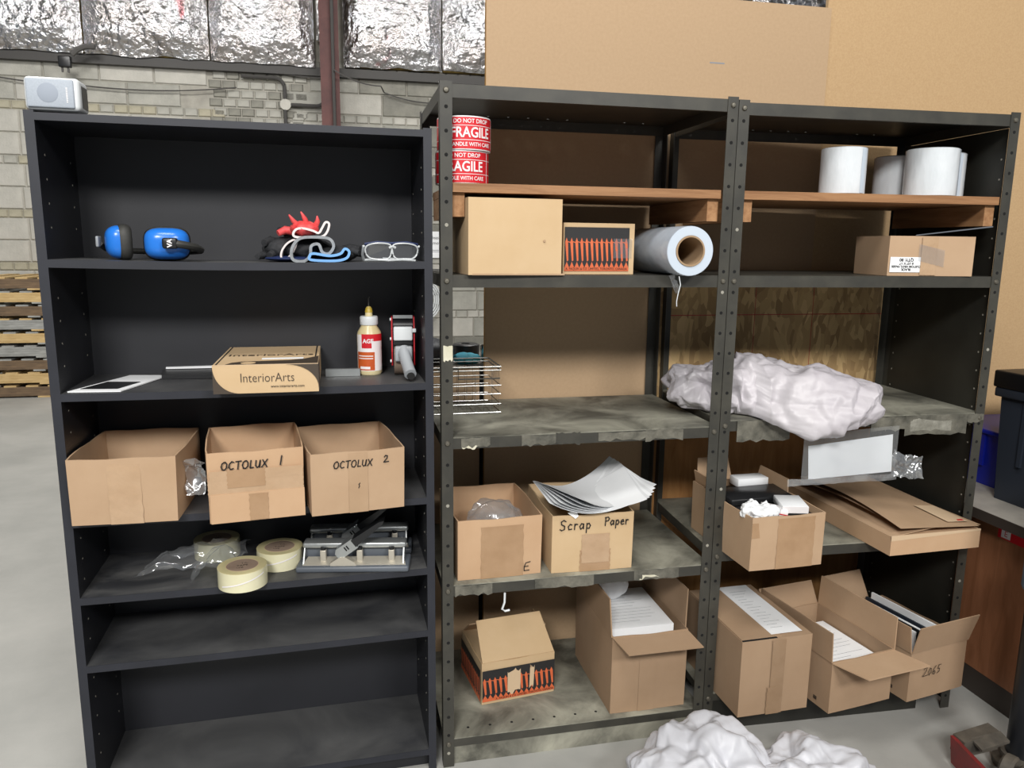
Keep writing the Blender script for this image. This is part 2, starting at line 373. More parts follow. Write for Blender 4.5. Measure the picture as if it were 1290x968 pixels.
def carton(name, label, x, y, z, rz, w, d, h, mt='kraft', bulge=.004, t=.004, closed=False, group=None, flare=0):
    root = thing(name, label, 'box', (x, y, z), rz, group)
    per = []
    for k in range(8): per.append((w*k/8, 0, 0, -1, k/8))
    for k in range(8): per.append((w, d*k/8, 1, 0, k/8))
    for k in range(8): per.append((w-w*k/8, d, 0, 1, k/8))
    for k in range(8): per.append((0, d-d*k/8, -1, 0, k/8))
    n = len(per); rows = 6; rnd = random.Random(hash(name+label) % 1000 if False else int(x*1000) % 997)
    ph = [rnd.uniform(-1, 1) for _ in range(4)]
    def P(i, j, inn):
        px, py, nx, ny, s = per[i]; v = j/(rows-1)
        b = bulge*math.sin(math.pi*s)*math.sin(math.pi*min(1, .15+v*(.85 if closed else .6)))*(1 if not closed else .7)
        b += flare*v
        zz = h*v
        if not closed and j == rows-1: zz += .002*math.sin(9*s+ph[i//8]*3)*math.sin(math.pi*s)
        px += nx*b; py += ny*b
        if inn:
            cx, cy = w/2, d/2
            px += (-t if px > cx else t) if abs(px-cx) > w/2-t*1.5 else 0
            py += (-t if py > cy else t) if abs(py-cy) > d/2-t*1.5 else 0
            zz = max(zz, t)
        return Vector((px, py, zz))
    vs = [P(i, j, 0) for j in range(rows) for i in range(n)]; fs = []
    for j in range(rows-1):
        for i in range(n): fs.append((j*n+i, j*n+(i+1) % n, (j+1)*n+(i+1) % n, (j+1)*n+i))
    fs.append(tuple(range(n))[::-1])
    if closed:
        fs.append(tuple(range((rows-1)*n, rows*n)))
    else:
        o = len(vs); vs += [P(i, j, 1) for j in range(rows) for i in range(n)]
        for j in range(rows-1):
            for i in range(n): fs.append((o+j*n+i, o+(j+1)*n+i, o+(j+1)*n+(i+1) % n, o+j*n+(i+1) % n))
        for i in range(n): fs.append(((rows-1)*n+i, (rows-1)*n+(i+1) % n, o+(rows-1)*n+(i+1) % n, o+(rows-1)*n+i))
        fs.append(tuple(o+i for i in range(n)))
    mb = MB(); mb.add(vs, fs); mb.build('body', mt, root, smooth=True, angle=30)
    return root
def strip(parent, x0, x1, z0, z1, y=-.0008, mt='tape_clear', name='packing_tape', bul=.004, w=None, h=None, wob=.0015):
    """tape following a bulged front face"""
    def fn(u, v):
        x = x0+(x1-x0)*u; z = z0+(z1-z0)*v
        b = bul*math.sin(math.pi*max(0, min(1, x/w)))*math.sin(math.pi*min(1, .15+(z/h)*.6)) if w else 0
        return Vector((x+wob*math.sin(23*v+3*u), y-b-.0006, z))
    return MB().grid(fn, 8, 10).build(name, mt, parent, smooth=True)
def fbul(x, z, w, h, bul=.004): return -(bul*math.sin(math.pi*x/w)*math.sin(math.pi*min(1, .15+(z/h)*.6)))

# ================================================================== SETTING
fl = struct(MB().box(-14, 12, -9, 12, -.1, 0).build('floor', 'concrete'))
struct(MB().box(-14, 12, -9, 12, 6.6, 6.7).build('ceiling', 'block_dark'))

# --- far block wall: two large courses, then a course of small bricks
WY = 8.0
wall = bpy.data.objects.new('wall_back', None); COL.objects.link(wall); struct(wall)
MB().box(-10, 9, WY, WY+.2, 0, 6.6).build('mortar', 'mortar', wall)
def cell(w, h, mt):
    e = .012
    mb = MB(); mb.add([(-w/2, 0, -h/2), (w/2, 0, -h/2), (w/2, 0, h/2), (-w/2, 0, h/2),
                       (-w/2+e, -.02, -h/2+e), (w/2-e, -.02, -h/2+e), (w/2-e, -.02, h/2-e), (-w/2+e, -.02, h/2-e)],
                      [(4, 5, 6, 7), (0, 1, 5, 4), (1, 2, 6, 5), (2, 3, 7, 6), (3, 0, 4, 7)])
    return mb.build('block', mt, mesh_only=True)
BM = {k: cell(.585, .252, k) for k in ('block_grey', 'block_pale', 'block_dark')}
SM = {k: cell(.15, .094, k) for k in ('block_grey', 'block_pale', 'block_dark', 'brick_cream')}
PATCH = (-1.42, -1.03)
rest = MB()
zb = 3.172-.612*6; rb = random.Random(3)
while zb < 3.9:
    z0 = zb
    for (hh, kind) in ((.1, 0), (.256, 1), (.256, 1)):
        zc = z0+hh/2
        if .05 < zc < 3.86:
            step = .155 if kind == 0 else .592
            x = -4.75 + (.3 if kind and zc > z0 and int(round(zc*10)) % 2 else 0) + rb.uniform(-.03, .03)
            while x < 2.2:
                inp = PATCH[0]-.2 < x < PATCH[1]+.16 and zc > 2.6
                if kind: inp = PATCH[0]-.42 < x < PATCH[1]+.36 and zc > 2.6
                if not inp:
                    if kind == 0: k = rb.choice(['brick_cream']*3+['block_pale', 'block_grey']) if x < -1.5 else rb.choice(['block_grey', 'block_pale'])
                    else: k = rb.choice(['block_grey']*3+['block_pale']*(5 if x < -1.5 else 1)+['block_dark']*(0 if x < -1.5 else 3))
                    if zc < 3.15 and x < -1.5 and kind: k = 'block_pale'
                    vis = (x < -3.2 or zc > 2.9 or (x > .7))
                    if vis:
                        o = obj('block' if kind else 'brick', (BM if kind else SM)[k], wall, (x, WY, zc))
                    else:
                        hw, hz = (.29, .125) if kind else (.075, .047); rest.box(x-hw, x+hw, WY-.02, WY, zc-hz, zc+hz)
                x += step
        z0 += hh
    zb += .612
rr = rest.build('hidden_courses', 'block_grey', wall); rr['kind'] = 'stuff'
x = PATCH[0]-.1
for j in range(10):
    for i in range(7):
        obj('brick', SM[rb.choice(['block_grey', 'block_dark', 'block_grey'])], wall, (PATCH[0]-.28+i*.158+(.05 if j % 2 else 0), WY, 2.72+j*.105))
# foil-faced insulation hung above the wall
def batt(x0, x1, z0, z1, seed, y=7.83):
    def fn(u, v):
        x = x0+(x1-x0)*u; z = z0+(z1-z0)*v
        e = min(u, 1-u, v*1.3)*7; bul = .10*min(1, e)
        q = Vector((x, 0, z)); wv = noise.noise_vector(q*2.2+Vector((seed, 0, 0)))*.25
        dsp = .022*ridge(q+wv+Vector((seed, seed, 0)), 2.6, 3, .55)
        return Vector((x, y+.05-bul-dsp*min(1, e+.2), z+(.035*noise.noise(Vector((x*3, seed, 0))) if v == 0 else 0)))
    o = MB().grid(fn, 90, 80).build('insulation_facing', 'foil', wall, smooth=True, angle=180)
    MB().box(x0+.01, x1-.01, y+.075, WY-.02, z0+.01, z1).build('insulation_core', 'fibreglass', wall)
xs = [-6.1, -4.55, -3.08, -1.72, -.52]
for i in range(4): batt(xs[i]+.008, xs[i+1]-.008, 3.80-(.0 if i else .0), 5.9, i*3.1+1)
batt(-.5, -.40, 4.1, 5.9, 33)
xs = [-.19, 1.02, 2.4, 3.8, 5.2, 6.6]
for i in range(5): batt(xs[i]+.008, xs[i+1]-.008, 3.82, 5.9, i*2.7+20)
MB().box(-6, 7, 7.9, 8, 3.70, 3.80).build('ledge_beam', 'dark_conduit', wall)

col = thing('steel_column', 'dark red steel column standing against the far block wall', 'column', (-.35, 7.7, 0))
MB().box(-.11, .11, -.08, -.06, 0, 5.9).build('flange', 'red_oxide', col)
MB().box(-.01, .01, -.06, .08, 0, 5.9).build('web', 'red_oxide', col)
MB().box(-.11, .11, .08, .10, 0, 5.9).build('flange', 'red_oxide', col)
tag(MB().tube([(-.31, 7.56, 0.0), (-.31, 7.56, 5.9)], .02, 8).build('conduit_pipe', 'dark_conduit', None, True), 'thin dark vertical conduit running up the face of the red column', 'conduit')
cj = thing('conduit_run', 'grey conduit loop with a round junction box on the far wall', 'conduit', (-.89, 7.955, 3.35))
MB().lathe([(0, 0), (.06, 0), (.065, .01), (.065, .05)], 20, M=Matrix.Rotation(R(90), 4, 'X')).build('junction_box', 'block_pale', cj, True)
arc = lambda cx, cz, r, a0, a1, n=8: [(cx+r*math.cos(R(a0+(a1-a0)*i/n)), -.03, cz+r*math.sin(R(a0+(a1-a0)*i/n))) for i in range(n+1)]
MB().tube([(-.005, -.03, .06), (-.005, -.03, .19)]+arc(-.12, .19, .115, 0, 90)+[(-.5, -.03, .305)], .022, 8).build('pipe', 'dark_conduit', cj, True)
MB().tube([(-.005, -.03, -.06), (-.005, -.03, -3.3)], .022, 8).build('pipe', 'dark_conduit', cj, True)
MB().tube([(.06, -.03, 0)]+arc(.36, .12, .12, -90, 0)+[(.48, -.03, .32)], .022, 8).build('pipe', 'dark_conduit', cj, True)
pl = thing('hanging_connector', 'black electrical connector hanging from a lead below the foil', 'connector', (-3.2, 7.72, 3.72))
MB().tube([(.28, 0, .12), (.18, 0, .12), (.1, -.01, .08), (.04, -.02, .02)], .03, 8).build('lead', 'wire_grey', pl, True)
rbox('connector_body', 'black_plastic', pl, -.1, .03, -.05, .02, -.12, -.0, .012)
MB().box(-.08, -.06, -.02, 0, -.17, -.12).box(-.02, 0, -.02, 0, -.17, -.12).build('prong', 'wire_grey', pl)
def cable(pts, label):
    P = []
    for (a, b) in zip(pts, pts[1:]):
        for i in range(10):
            s = i/10; P.append((a[0]+(b[0]-a[0])*s, a[1], a[2]+(b[2]-a[2])*s-.05*4*s*(1-s)))
    P.append(pts[-1]); tag(MB().tube(P, .008, 5).build('wall_cable', 'wire_grey', None, True), label, 'cable')
cable([(-4.6, 7.93, 3.62), (-3.2, 7.93, 3.46), (-1.45, 7.93, 3.52)], 'grey cable strung along the block wall behind the small speaker')
cable([(-1.2, 7.92, 3.78), (-.3, 7.52, 3.70), (.3, 7.93, 3.55), (1.1, 7.93, 3.47)], 'grey cable sagging from the red column under the torn insulation')
nt_ = thing('wall_notice', 'small white paper notice on the far wall beside the black bookcase', 'notice', (.93, 7.955, 1.69))
bx('sheet', 'paper', nt_, -.12, .12, 0, .004, -.17, .17)
text('Please', .06, 'ink', nt_, -.0, -.002, .09); text('Remove', .06, 'ink', nt_, -.0, -.002, .02); 
MB().box(-.08, .08, -.001, 0, -.075, -.067).box(-.08, .06, -.001, 0, -.095, -.088).build('printed_lines', 'print_grey', nt_)
coil = thing('cable_coil', 'white cable coil hanging on the far wall beside the steel post', 'cable', (.78, 7.86, .98))
for k in range(4):
    MB().tube([((.12+.025*k)*math.cos(2*math.pi*i/24), -.02-.01*k, (.17+.028*k)*math.sin(2*math.pi*i/24)) for i in range(24)], .011, 6, closed=True).build('loop', 'light_plastic', coil, True)
MB().tube([(0, .09, .27), (0, -.08, .27), (0, -.09, .31)], .01, 6).build('hook', 'wire_grey', coil)

# --- near partition of fibreboard, strand board and plywood behind the steel shelving
part = bpy.data.objects.new('wall_partition', None); COL.objects.link(part); struct(part)
MB().box(.236, 1.585, .5665, .5845, 0, 2.607).build('fibreboard_panel', 'fibreboard', part)
MB().box(.2345, .2362, .5665, .5845, 0, 2.607).build('panel_edge', 'fibreboard_edge', part)
MB().box(1.583, 4.4, .588, .606, 0, 4.2).build('fibreboard_panel', 'fibreboard_gold', part)
MB().box(-.75, .220, .590, .605, 0, 1.240).build('fibreboard_panel', 'fibreboard', part)
MB().box(.18, .29, .612, .65, 0, 1.24).build('gap_shade_strip', 'hole_black', part)  # black strip put in so the gap between the panels reads as shade
MB().box(.93, 1.97, .5590, .5655, 1.085, 1.60).build('strand_board_panel', 'strand_board', part)
MB().box(.925, 1.97, .5590, .5655, .02, 1.07).build('plywood_panel', 'plywood', part)
mk = MB()
mk.box(.96, 1.97, .5585, .559, 1.43, 1.433); mk.box(1.34, 1.342, .5585, .559, 1.09, 1.6); mk.box(1.6, 1.602, .5585, .559, 1.09, 1.6)
mk.build('chalk_lines', 'gun_red', part)
MB().box(1.09, 1.15, .566, .5665, 2.378, 2.383).build('scuff_mark', 'print_grey', part)

# ================================================================== BLACK BOOKCASE
BA = math.degrees(.0224)
bc = thing('bookcase', 'tall black laminate bookcase with six dusty shelves', 'bookcase', (-.0234, 0, 0), BA)
BW, BD, BH, T = 1.0306, .335, 2.02, .024
for nm, a, b in (('side_panel', -BW, -BW+T), ('side_panel', -T, 0)):
    s = MB().box(a, b, 0.001, BD, 0, BH).build(nm, 'black_laminate', bc)
    MB().box(a, b, -.0006, .001, 0, BH).build('edge_band', 'black_edge', s)
s = MB().box(-BW+T, -T, .001, BD-.01, 1.996, 2.015).build('top_panel', 'black_laminate', bc); MB().box(-BW+T, -T, -.0006, .001, 1.996, 2.015).build('edge_band', 'black_edge', s)
MB().box(-BW+T, -T, BD-.012, BD-.004, .0, 2.0).build('back_panel', 'back_black', bc)
BZ = [1.648, 1.29, .9325, .702, .493, .0735]
for i, z in enumerate(BZ):
    sag = (.006, .003, .003, .002, .002, 0)[i]
    def fn(u, v, z=z, sag=sag):
        x = -BW+T+(BW-2*T)*u; dz = -sag*math.sin(math.pi*u); prof = [(0.001, 0), (BD-.013, 0), (BD-.013, -.021), (0.001, -.021)]
        k = int(round(v*4)) % 4; return Vector((x, prof[k][0], z+dz+prof[k][1]))
    mb = MB(); mb.grid(fn, 13, 4, cv=False)
    mb = MB(); mb.grid(lambda u, v, fn=fn: fn(u, v*0.75 if False else v), 13, 4, cv=True) if False else None
    vs = []; fs = []
    for k in range(13):
        u = k/12; x = -BW+T+(BW-2*T)*u; dz = -sag*math.sin(math.pi*u)
        vs += [(x, .001, z+dz), (x, BD-.013, z+dz), (x, BD-.013, z+dz-.021), (x, .001, z+dz-.021)]
        if k:
            a = 4*(k-1)
            for j in range(4): fs.append((a+j, a+4+j, a+4+(j+1) % 4, a+(j+1) % 4))
    fs += [(0, 1, 2, 3), (48, 51, 50, 49)]
    mb.add(vs, fs); sh = mb.build('shelf', 'laminate_scuffed' if i == 3 else 'laminate_dusty', bc)
    eb = MB()
    for k in range(12):
        a = vs[4*k]; b = vs[4*k+4]
        eb.prism([(a[0], -.0006, a[2]-.021), (b[0], -.0006, b[2]-.021), (b[0], -.0006, b[2]), (a[0], -.0006, a[2])], (0, .0014, 0))
    eb.build('edge_band', 'black_edge', sh)
MB().box(-BW+T, -T, .03, .045, 0, .052).build('kick_board', 'black_laminate', bc)
for sx, xx in ((1, -BW+T), (-1, -T)):
    mb = MB(); zz = .18
    while zz < 1.93:
        for yy in (.055, .27):
            if min(abs(zz-q+.01) for q in BZ) > .035:
                mb.lathe([(0, 0), (.003, 0), (.003, .0006)], 6, (xx, yy, zz), Matrix.Rotation(R(90*sx), 4, 'Y'))
        zz += .062
    mb.build('shelf_pin_holes', 'hole_pale', bc)

# --- speaker on top
sp = thing('speaker', 'small grey and white speaker lying on top of the black bookcase', 'speaker', (-1.052, -.012, 2.0225), 2)
rbox('cabinet', 'light_plastic', sp, 0, .128, 0, .085, 0, .082, .012, 4)
rbox('grille', 'speaker_grille', sp, .006, .116, -.004, .01, .006, .076, .004, 3)
MB().lathe([(0, .0008), (.022, .0008), (.024, 0)], 28, (.056, -.0042, .042), Matrix.Rotation(R(90), 4, 'X')).build('driver_dish', 'speaker_cone', sp, True)
mb = MB()
for k in range(9): mb.box(.098, .1015, -.0048, -.004, .02+k*.0042, .0225+k*.0042)
mb.build('badge', 'label_white', sp)
MB().box(.1279, .1292, .02, .07, .012, .066).build('side_panel', 'black_plastic', sp)

# --- earmuffs
em = thing('earmuffs', 'blue and black ear defenders lying on the top bookcase shelf', 'ear defenders', (-.80, .06, BZ[0]-.003), 0)
def cup(dirM, rx, rz_, dp, parent, c):
    cp = None
    def dome(u, v):
        a = 2*math.pi*u; q = v*math.pi/2; k = 2/3.2
        cx = math.copysign(abs(math.cos(a))**k, math.cos(a)); cz = math.copysign(abs(math.sin(a))**k, math.sin(a))
        rr = max(math.cos(q), 0.0005)**.6
        return Vector(c)+dirM @ Vector((rx*cx*rr, -dp*math.sin(q)**1.0, rz_*cz*rr))
    cp = MB().grid(dome, 40, 14, cu=True).build('cup', 'blue_plastic', parent, True, 180)
    def rim(u, v, g=1):
        a = 2*math.pi*u; k = 2/3.2; b = 2*math.pi*v
        cx = math.copysign(abs(math.cos(a))**k, math.cos(a)); cz = math.copysign(abs(math.sin(a))**k, math.sin(a))
        return Vector(c)+dirM @ Vector((cx*(rx*.86+.009*math.cos(b)*1.2), .012+.018*math.sin(b), cz*(rz_*.86+.009*math.cos(b)*1.2)))
    MB().grid(rim, 40, 12, cu=True, cv=True).build('cushion', 'dark_rubber', cp, True, 180)
    def pl(u, v):
        a = 2*math.pi*u; k = 2/3.2
        cx = math.copysign(abs(math.cos(a))**k, math.cos(a)); cz = math.copysign(abs(math.sin(a))**k, math.sin(a))
        rr = (1.04 if v < .9 else .5)
        return Vector(c)+dirM @ Vector((rx*cx*rr, v*.008, rz_*cz*rr))
    MB().grid(pl, 40, 4, cu=True).build('back_plate', 'dark_rubber', cp, True, 40)
    return cp
c1 = cup(Matrix.Rotation(R(8), 3, 'Z'), .058, .043, .04, em, (.047, .0, .046))
c2 = cup(Matrix.Rotation(R(-72), 3, 'Z'), .052, .046, .036, em, (-.088, .05, .049))
MB().tube([(.068, -.052, .047), (.085, -.052, .046), (.105, -.042, .042), (.125, -.012, .036), (.128, .03, .03), (.12, .07, .026), (.07, .14, .022), (-.02, .175, .022), (-.10, .17, .024), (-.142, .12, .03), (-.146, .07, .045)],
          [.012, .014, .013, .012, .011, .011, .011, .011, .011, .010, .010], 10, flat=.8).build('headband', 'dark_rubber', em, True)
rbox('arm_end', 'black_plastic', em, .046, .085, -.066, -.045, .033, .062, .006)
rbox('adjuster', 'grey_plastic', em, -.150, -.142, .052, .085, .035, .065, .003)
text('VA', .017, 'label_white', em, .0665, -.0668, .0475, bold=.0006, rot=FRONT @ Matrix.Rotation(R(90), 4, 'Z'))

# --- gloves
def band(pts, depth, th, name, mt, parent, y0=0, skew=(0, 0)):
    k = len(pts); P = [Vector((p[0], 0, p[1])) for p in pts]
    # smooth closed Catmull-Rom
    S = []
    for i in range(k):
        p0, p1, p2, p3 = P[i-1], P[i], P[(i+1) % k], P[(i+2) % k]
        for j in range(5):
            t = j/5; S.append(.5*((2*p1)+(p2-p0)*t+(2*p0-5*p1+4*p2-p3)*t*t+(3*p1-p0-3*p2+p3)*t**3))
    n = len(S); vs = []; fs = []
    for i, p in enumerate(S):
        tg = (S[(i+1) % n]-S[i-1]).normalized(); nn = Vector((-tg.z, 0, tg.x))*th/2
        for (q, y) in ((p-nn, 0), (p+nn, 0), (p+nn, depth), (p-nn, depth)):
            vs.append(Vector((q.x+skew[0]*y, y0+y, q.z+skew[1]*y)))
    for i in range(n):
        for j in range(4): a = 4*i; b = 4*((i+1) % n); fs.append((a+j, a+(j+1) % 4, b+(j+1) % 4, b+j))
    mb = MB(); mb.add(vs, fs); return mb.build(name, mt, parent, True, 60)
def finger(pts, r, name, mt, parent): return MB().tube(pts, r, 8).build(name, mt, parent, True, 80)
GZ = BZ[0]-.004
def glove(label, x, y, z, cuff, cuffmat, palm, fingers, handmat, th=.006, depth=.05, skew=(0, 0), fm=None):
    g = thing('work_glove', label, 'glove', (x, y, z), 0, 'work gloves piled on the top bookcase shelf')
    band(cuff, depth, th, 'cuff', cuffmat, g, 0, skew)
    lump('palm', handmat, palm, .004, 30, 40, 26, x*10, g)
    for (P, rr) in fingers: finger(P, rr, 'finger', fm or handmat, g)
    return g
el = lambda cx, cy, cz, a, b, c: (lambda d: Vector((cx+d.x*a, cy+d.y*b, cz+d.z*c)))
glove('black work glove with a blue cuff lying lowest in the glove pile', -.33, .015, GZ,
      [(-.035, .006), (.03, .004), (.062, .012), (.07, .03), (.058, .038), (.045, .024), (.015, .018), (-.03, .024), (-.04, .016)], 'cuff_blue',
      el(.03, .10, .022, .06, .07, .020), [([(.05, .12, .025), (.085, .11, .028), (.11, .08, .022)], [.013, .012, .009]), ([(.04, .14, .03), (.075, .15, .04), (.105, .13, .038)], [.013, .012, .009]), ([(.05, .09, .03), (.08, .07, .034), (.1, .05, .026)], [.012, .012, .008])], 'glove_black', th=.007)
glove('black work glove with a rolled grey cuff in the middle of the glove pile', -.385, .03, GZ,
      [(-.028, .004), (.0, .003), (.016, .02), (.02, .045), (.04, .05), (.05, .028), (.068, .024), (.082, .045), (.07, .066), (.03, .07), (-.01, .066), (-.03, .045), (-.036, .02)], 'cuff_grey',
      el(0, .11, .035, .075, .08, .03), [([(-.05, .1, .03), (-.085, .09, .028), (-.1, .06, .016)], [.015, .014, .010]), ([(-.05, .13, .045), (-.08, .13, .05), (-.1, .11, .04)], [.014, .014, .010])], 'glove_black', th=.008)
glove('red and black work glove with a white cuff topping the glove pile', -.38, .045, GZ+.066,
      [(-.028, .004), (.01, .003), (.045, .006), (.06, .02), (.066, .042), (.056, .046), (.046, .03), (.036, .016), (.02, .022), (-.005, .028), (-.024, .026), (-.034, .014)], 'cuff_white',
      el(-.005, .05, .028, .036, .045, .018), [([(-.02, .04, .035), (-.035, .03, .05), (-.045, .02, .066)], [.009, .007, .002]), ([(.002, .035, .04), (-.002, .03, .056), (-.012, .02, .075)], [.009, .007, .002]), ([(.026, .035, .035), (.034, .028, .05), (.033, .02, .064)], [.009, .007, .002]), ([(-.03, .06, .02), (-.06, .07, .024), (-.08, .06, .014)], [.012, .012, .009])], 'glove_red', th=.006)
glove('black work glove with a red lined cuff at the back left of the pile', -.43, .055, GZ,
      [(-.02, .012), (-.006, .008), (.014, .03), (.024, .056), (.016, .062), (-.004, .05), (-.018, .03)], 'cuff_white',
      el(-.02, .1, .035, .055, .06, .032), [([(-.03, .1, .05), (-.055, .08, .06), (-.07, .05, .052)], [.014, .013, .010]), ([(0, .11, .06), (-.01, .1, .085), (-.03, .08, .09)], [.013, .012, .009]), ([(-.05, .09, .02), (-.08, .07, .016), (-.09, .04, .012)], [.012, .011, .008])], 'glove_black', th=.005)
tag(lump('folded_cloth', 'navy', el(-.42, .12, GZ+.008, .08, .08, .007), .002, 20, 40, 20), 'dark blue cloth lying flat under the glove pile', 'cloth')

# --- safety glasses
sg = thing('safety_glasses', 'clear safety glasses with a dark blue brow on the top shelf', 'safety glasses', (-.14, .03, GZ+.002), 4)
def smooth_loop(P, m_=4):
    P = [Vector(p) for p in P]; k = len(P); S = []
    for i in range(k):
        p0, p1, p2, p3 = P[i-1], P[i], P[(i+1) % k], P[(i+2) % k]
        for j in range(m_):
            t = j/m_; S.append(.5*((2*p1)+(p2-p0)*t+(2*p0-5*p1+4*p2-p3)*t*t+(3*p1-p0-3*p2+p3)*t**3))
    return S
def lensring(cx, s):
    return [(cx+s*q[0], q[2], q[1]) for q in [(-.036, .048, 0), (0, .053, -.004), (.03, .046, .002), (.036, .03, .006), (.026, .012, .004), (0, .006, -.002), (-.026, .008, -.004), (-.037, .022, 0)]]
for cx, s in ((-.038, -1), (.042, 1)):
    L_ = smooth_loop(lensring(cx, s)); MB().tube(L_, .0024, 6, closed=True).build('rim', 'clear_frame', sg, True); MB().poly(L_).build('lens', 'lens', sg)
MB().tube([(-.006, 0, .04), (.004, -.003, .044), (.012, 0, .04)], .004, 6).build('bridge', 'clear_frame', sg, True)
MB().tube([(-.075, .012, .05), (-.04, .006, .056), (0, .004, .053), (.045, .006, .056), (.08, .014, .05)], .004, 6).build('brow_bar', 'navy', sg, True)
MB().tube([(-.078, .01, .045), (-.08, .03, .02), (-.075, .05, .004)], .004, 6).tube([(-.075, .05, .004), (0, .06, .005), (.07, .05, .006)], .004, 6).build('temple', 'clear_frame', sg, True)
MB().tube([(.082, .012, .045), (.086, .04, .025), (.07, .06, .006), (-.02, .045, .008)], .004, 6).build('temple', 'clear_frame', sg, True)
MB().tube([(-.04, -.004, .006), (-.01, -.01, .004), (.03, -.008, .006), (.07, .0, .004)], .003, 6).build('cord', 'clear_frame', sg, True)

# --- second shelf: sample sheets, lettered mailer box, glue bottle, tape gun
Z2 = BZ[1]
s = thing('sample_folder', 'white edged folder with a black panel at the left of the second shelf', 'folder', (-.998, -.0, Z2-.001), -3)
MB().prism([(-.022, .0, .001), (.115, -.005, .001), (.175, .25, .001), (.06, .26, .001)], (0, 0, .003)).build('cover', 'paper', s)
MB().prism([(.0, .03, .0045), (.098, .025, .0045), (.128, .13, .0045), (.035, .14, .0045)], (0, 0, .001)).build('panel', 'black_plastic', s)
s = tag(MB().prism([(-.82, .19, Z2-.001), (-.40, .17, Z2-.001), (-.40, .30, Z2-.001), (-.84, .30, Z2-.001)], (0, 0, .012)).build('sample_board', 'black_plastic'), 'black glossy sample board lying flat behind the lettered carton', 'board')
s = tag(MB().box(-.34, -.235, .16, .175, Z2-.001, Z2+.022).build('edge_strip', 'punch_silver'), 'short silver edged strip poking out right of the lettered carton', 'strip')
s = tag(MB().prism([(-.83, .298, Z2+.013), (-.42, .298, Z2+.013), (-.42, .31, Z2+.016), (-.83, .31, Z2+.016)], (0, 0, .004)).build('paper_strip', 'paper'), 'long white strip along the back of the second bookcase shelf', 'strip')
ia = carton('mailer_box', 'flat tan and dark brown mailer box lettered on its front', -.632, -.087, Z2, .4, .278, .385, .078, 'kraft_light', bulge=.001, closed=True)
def arcpoly(c, pts): return pts
n = 14; P = [(.0, -.0016, .0), (0, -.0016, .076)]
P = [(0, -.0018, 0.0)]+[(.075*math.sin(math.pi/2*i/n), -.0018, .072*(1-math.sin(math.pi/2*i/n))**.9 if False else .074*math.cos(math.pi/2*i/n)**1.0) for i in range(n+1)]
P = [(0, -.0018, 0)]+[(.07*(1-math.cos(math.pi/2*i/n)), -.0018, .074*(1-math.sin(math.pi/2*i/n))) for i in range(n, -1, -1)]
MB().prism(P, (0, .0008, 0)).build('printed_corner', 'print_brown', ia)
P = [(.278, -.0018, .078)]+[(.278-.085*(1-math.sin(math.pi/2*i/n)), -.0018, .078-.066*(1-math.cos(math.pi/2*i/n))) for i in range(n+1)]
MB().prism(P, (0, .0008, 0)).build('printed_corner', 'print_brown', ia)
text('InteriorArts', .036, 'print_brown', ia, .142, -.0022, .042, sx=.82, bold=-.0004); text('www.interiorarts.com', .010, 'ink', ia, .195, -.0022, .018)
MB().prism([(.03, .002, .0785), (.277, .002, .0785), (.277, .15, .0785), (.24, .10, .0785), (.2, .075, .0785), (.14, .068, .0785), (.07, .062, .0785), (.045, .045, .0785)], (0, 0, .0006)).build('printed_band', 'print_brown', ia)
MB().box(.0, .278, .0, .0025, .0775, .0795).build('lid_crease', 'kraft_edge', ia)
MB().box(.006, .010, .006, .38, .0782, .0788).box(.266, .270, .006, .38, .0782, .0788).build('lid_slot', 'hole_black', ia)
MB().box(.12, .235, .10, .125, .0785, .0793).build('shipping_label', 'paper', ia)
lt = MB().lathe([(0, 0), (.02, 0), (.02, .0006)], 20, (.09, .032, .079)).build('printed_seal', 'kraft_light', ia)
text('InteriorArts', .05, 'print_brown', ia, .14, .19, .0787, rot=Matrix.Identity(4))
MB().box(.2775, .2795, .0, .12, .004, .074).build('side_tab', 'print_brown', ia)

gb = thing('glue_bottle', 'squeeze bottle of cream glue with a red and orange label', 'bottle', (-.203, .20, Z2-.001), 0)
MB().lathe([(.0, 0), (.034, 0), (.038, .006), (.038, .125), (.036, .135), (.024, .155), (.023, .16)], 36).build('body', 'glue_cream', gb, True)
MB().lathe([(.027, .157), (.028, .16), (.028, .18), (.026, .184), (.0, .184)], 30).build('cap', 'light_plastic', gb, True)
MB().lathe([(.012, .183), (.010, .205), (.007, .213), (.0, .215)], 16).build('nozzle', 'glue_cream', gb, True)
MB().lathe([(.0122, .196), (.0102, .208), (.006, .214), (0, .2155)], 16).build('dried_glue', 'glue_yellow', gb, True)
MB().tube([(0, 0, .214), (0, 0, .24), (.004, 0, .244)], .0018, 6).build('pin', 'wire_grey', gb, True)
def cyl_patch(parent, r, a0, a1, z0, z1, mt, name, n=14):
    return MB().grid(lambda u, v: Vector((r*math.sin(R(a0+(a1-a0)*u)), -r*math.cos(R(a0+(a1-a0)*u)), z0+(z1-z0)*v)), n, 3).build(name, mt, parent, True)
def cyl_text(body, size, mt, parent, r, a, z, bold=0, sx=1, align='CENTER', name='lettering'):
    me = text_mesh(body, size, bold, align, extrude=.0001, sx=sx); me.materials.clear(); me.materials.append(MATS[mt])
    for v in me.vertices:
        t = v.co.x/r+R(a); v.co = Vector(((r+v.co.z)*math.sin(t), -(r+v.co.z)*math.cos(t), z+v.co.y))
    return obj(name, me, parent)
cyl_patch(gb, .0384, -75, 75, .014, .128, 'label_white', 'label')
cyl_patch(gb, .0387, -40, 75, .108, .130, 'label_red', 'label'); cyl_patch(gb, .0387, -40, 8, .086, .108, 'label_red', 'label')
cyl_text('AGE', .018, 'label_white', gb, .0392, -8, .108, bold=.0006)
cyl_patch(gb, .0387, -70, 22, .016, .074, 'label_orange', 'label')
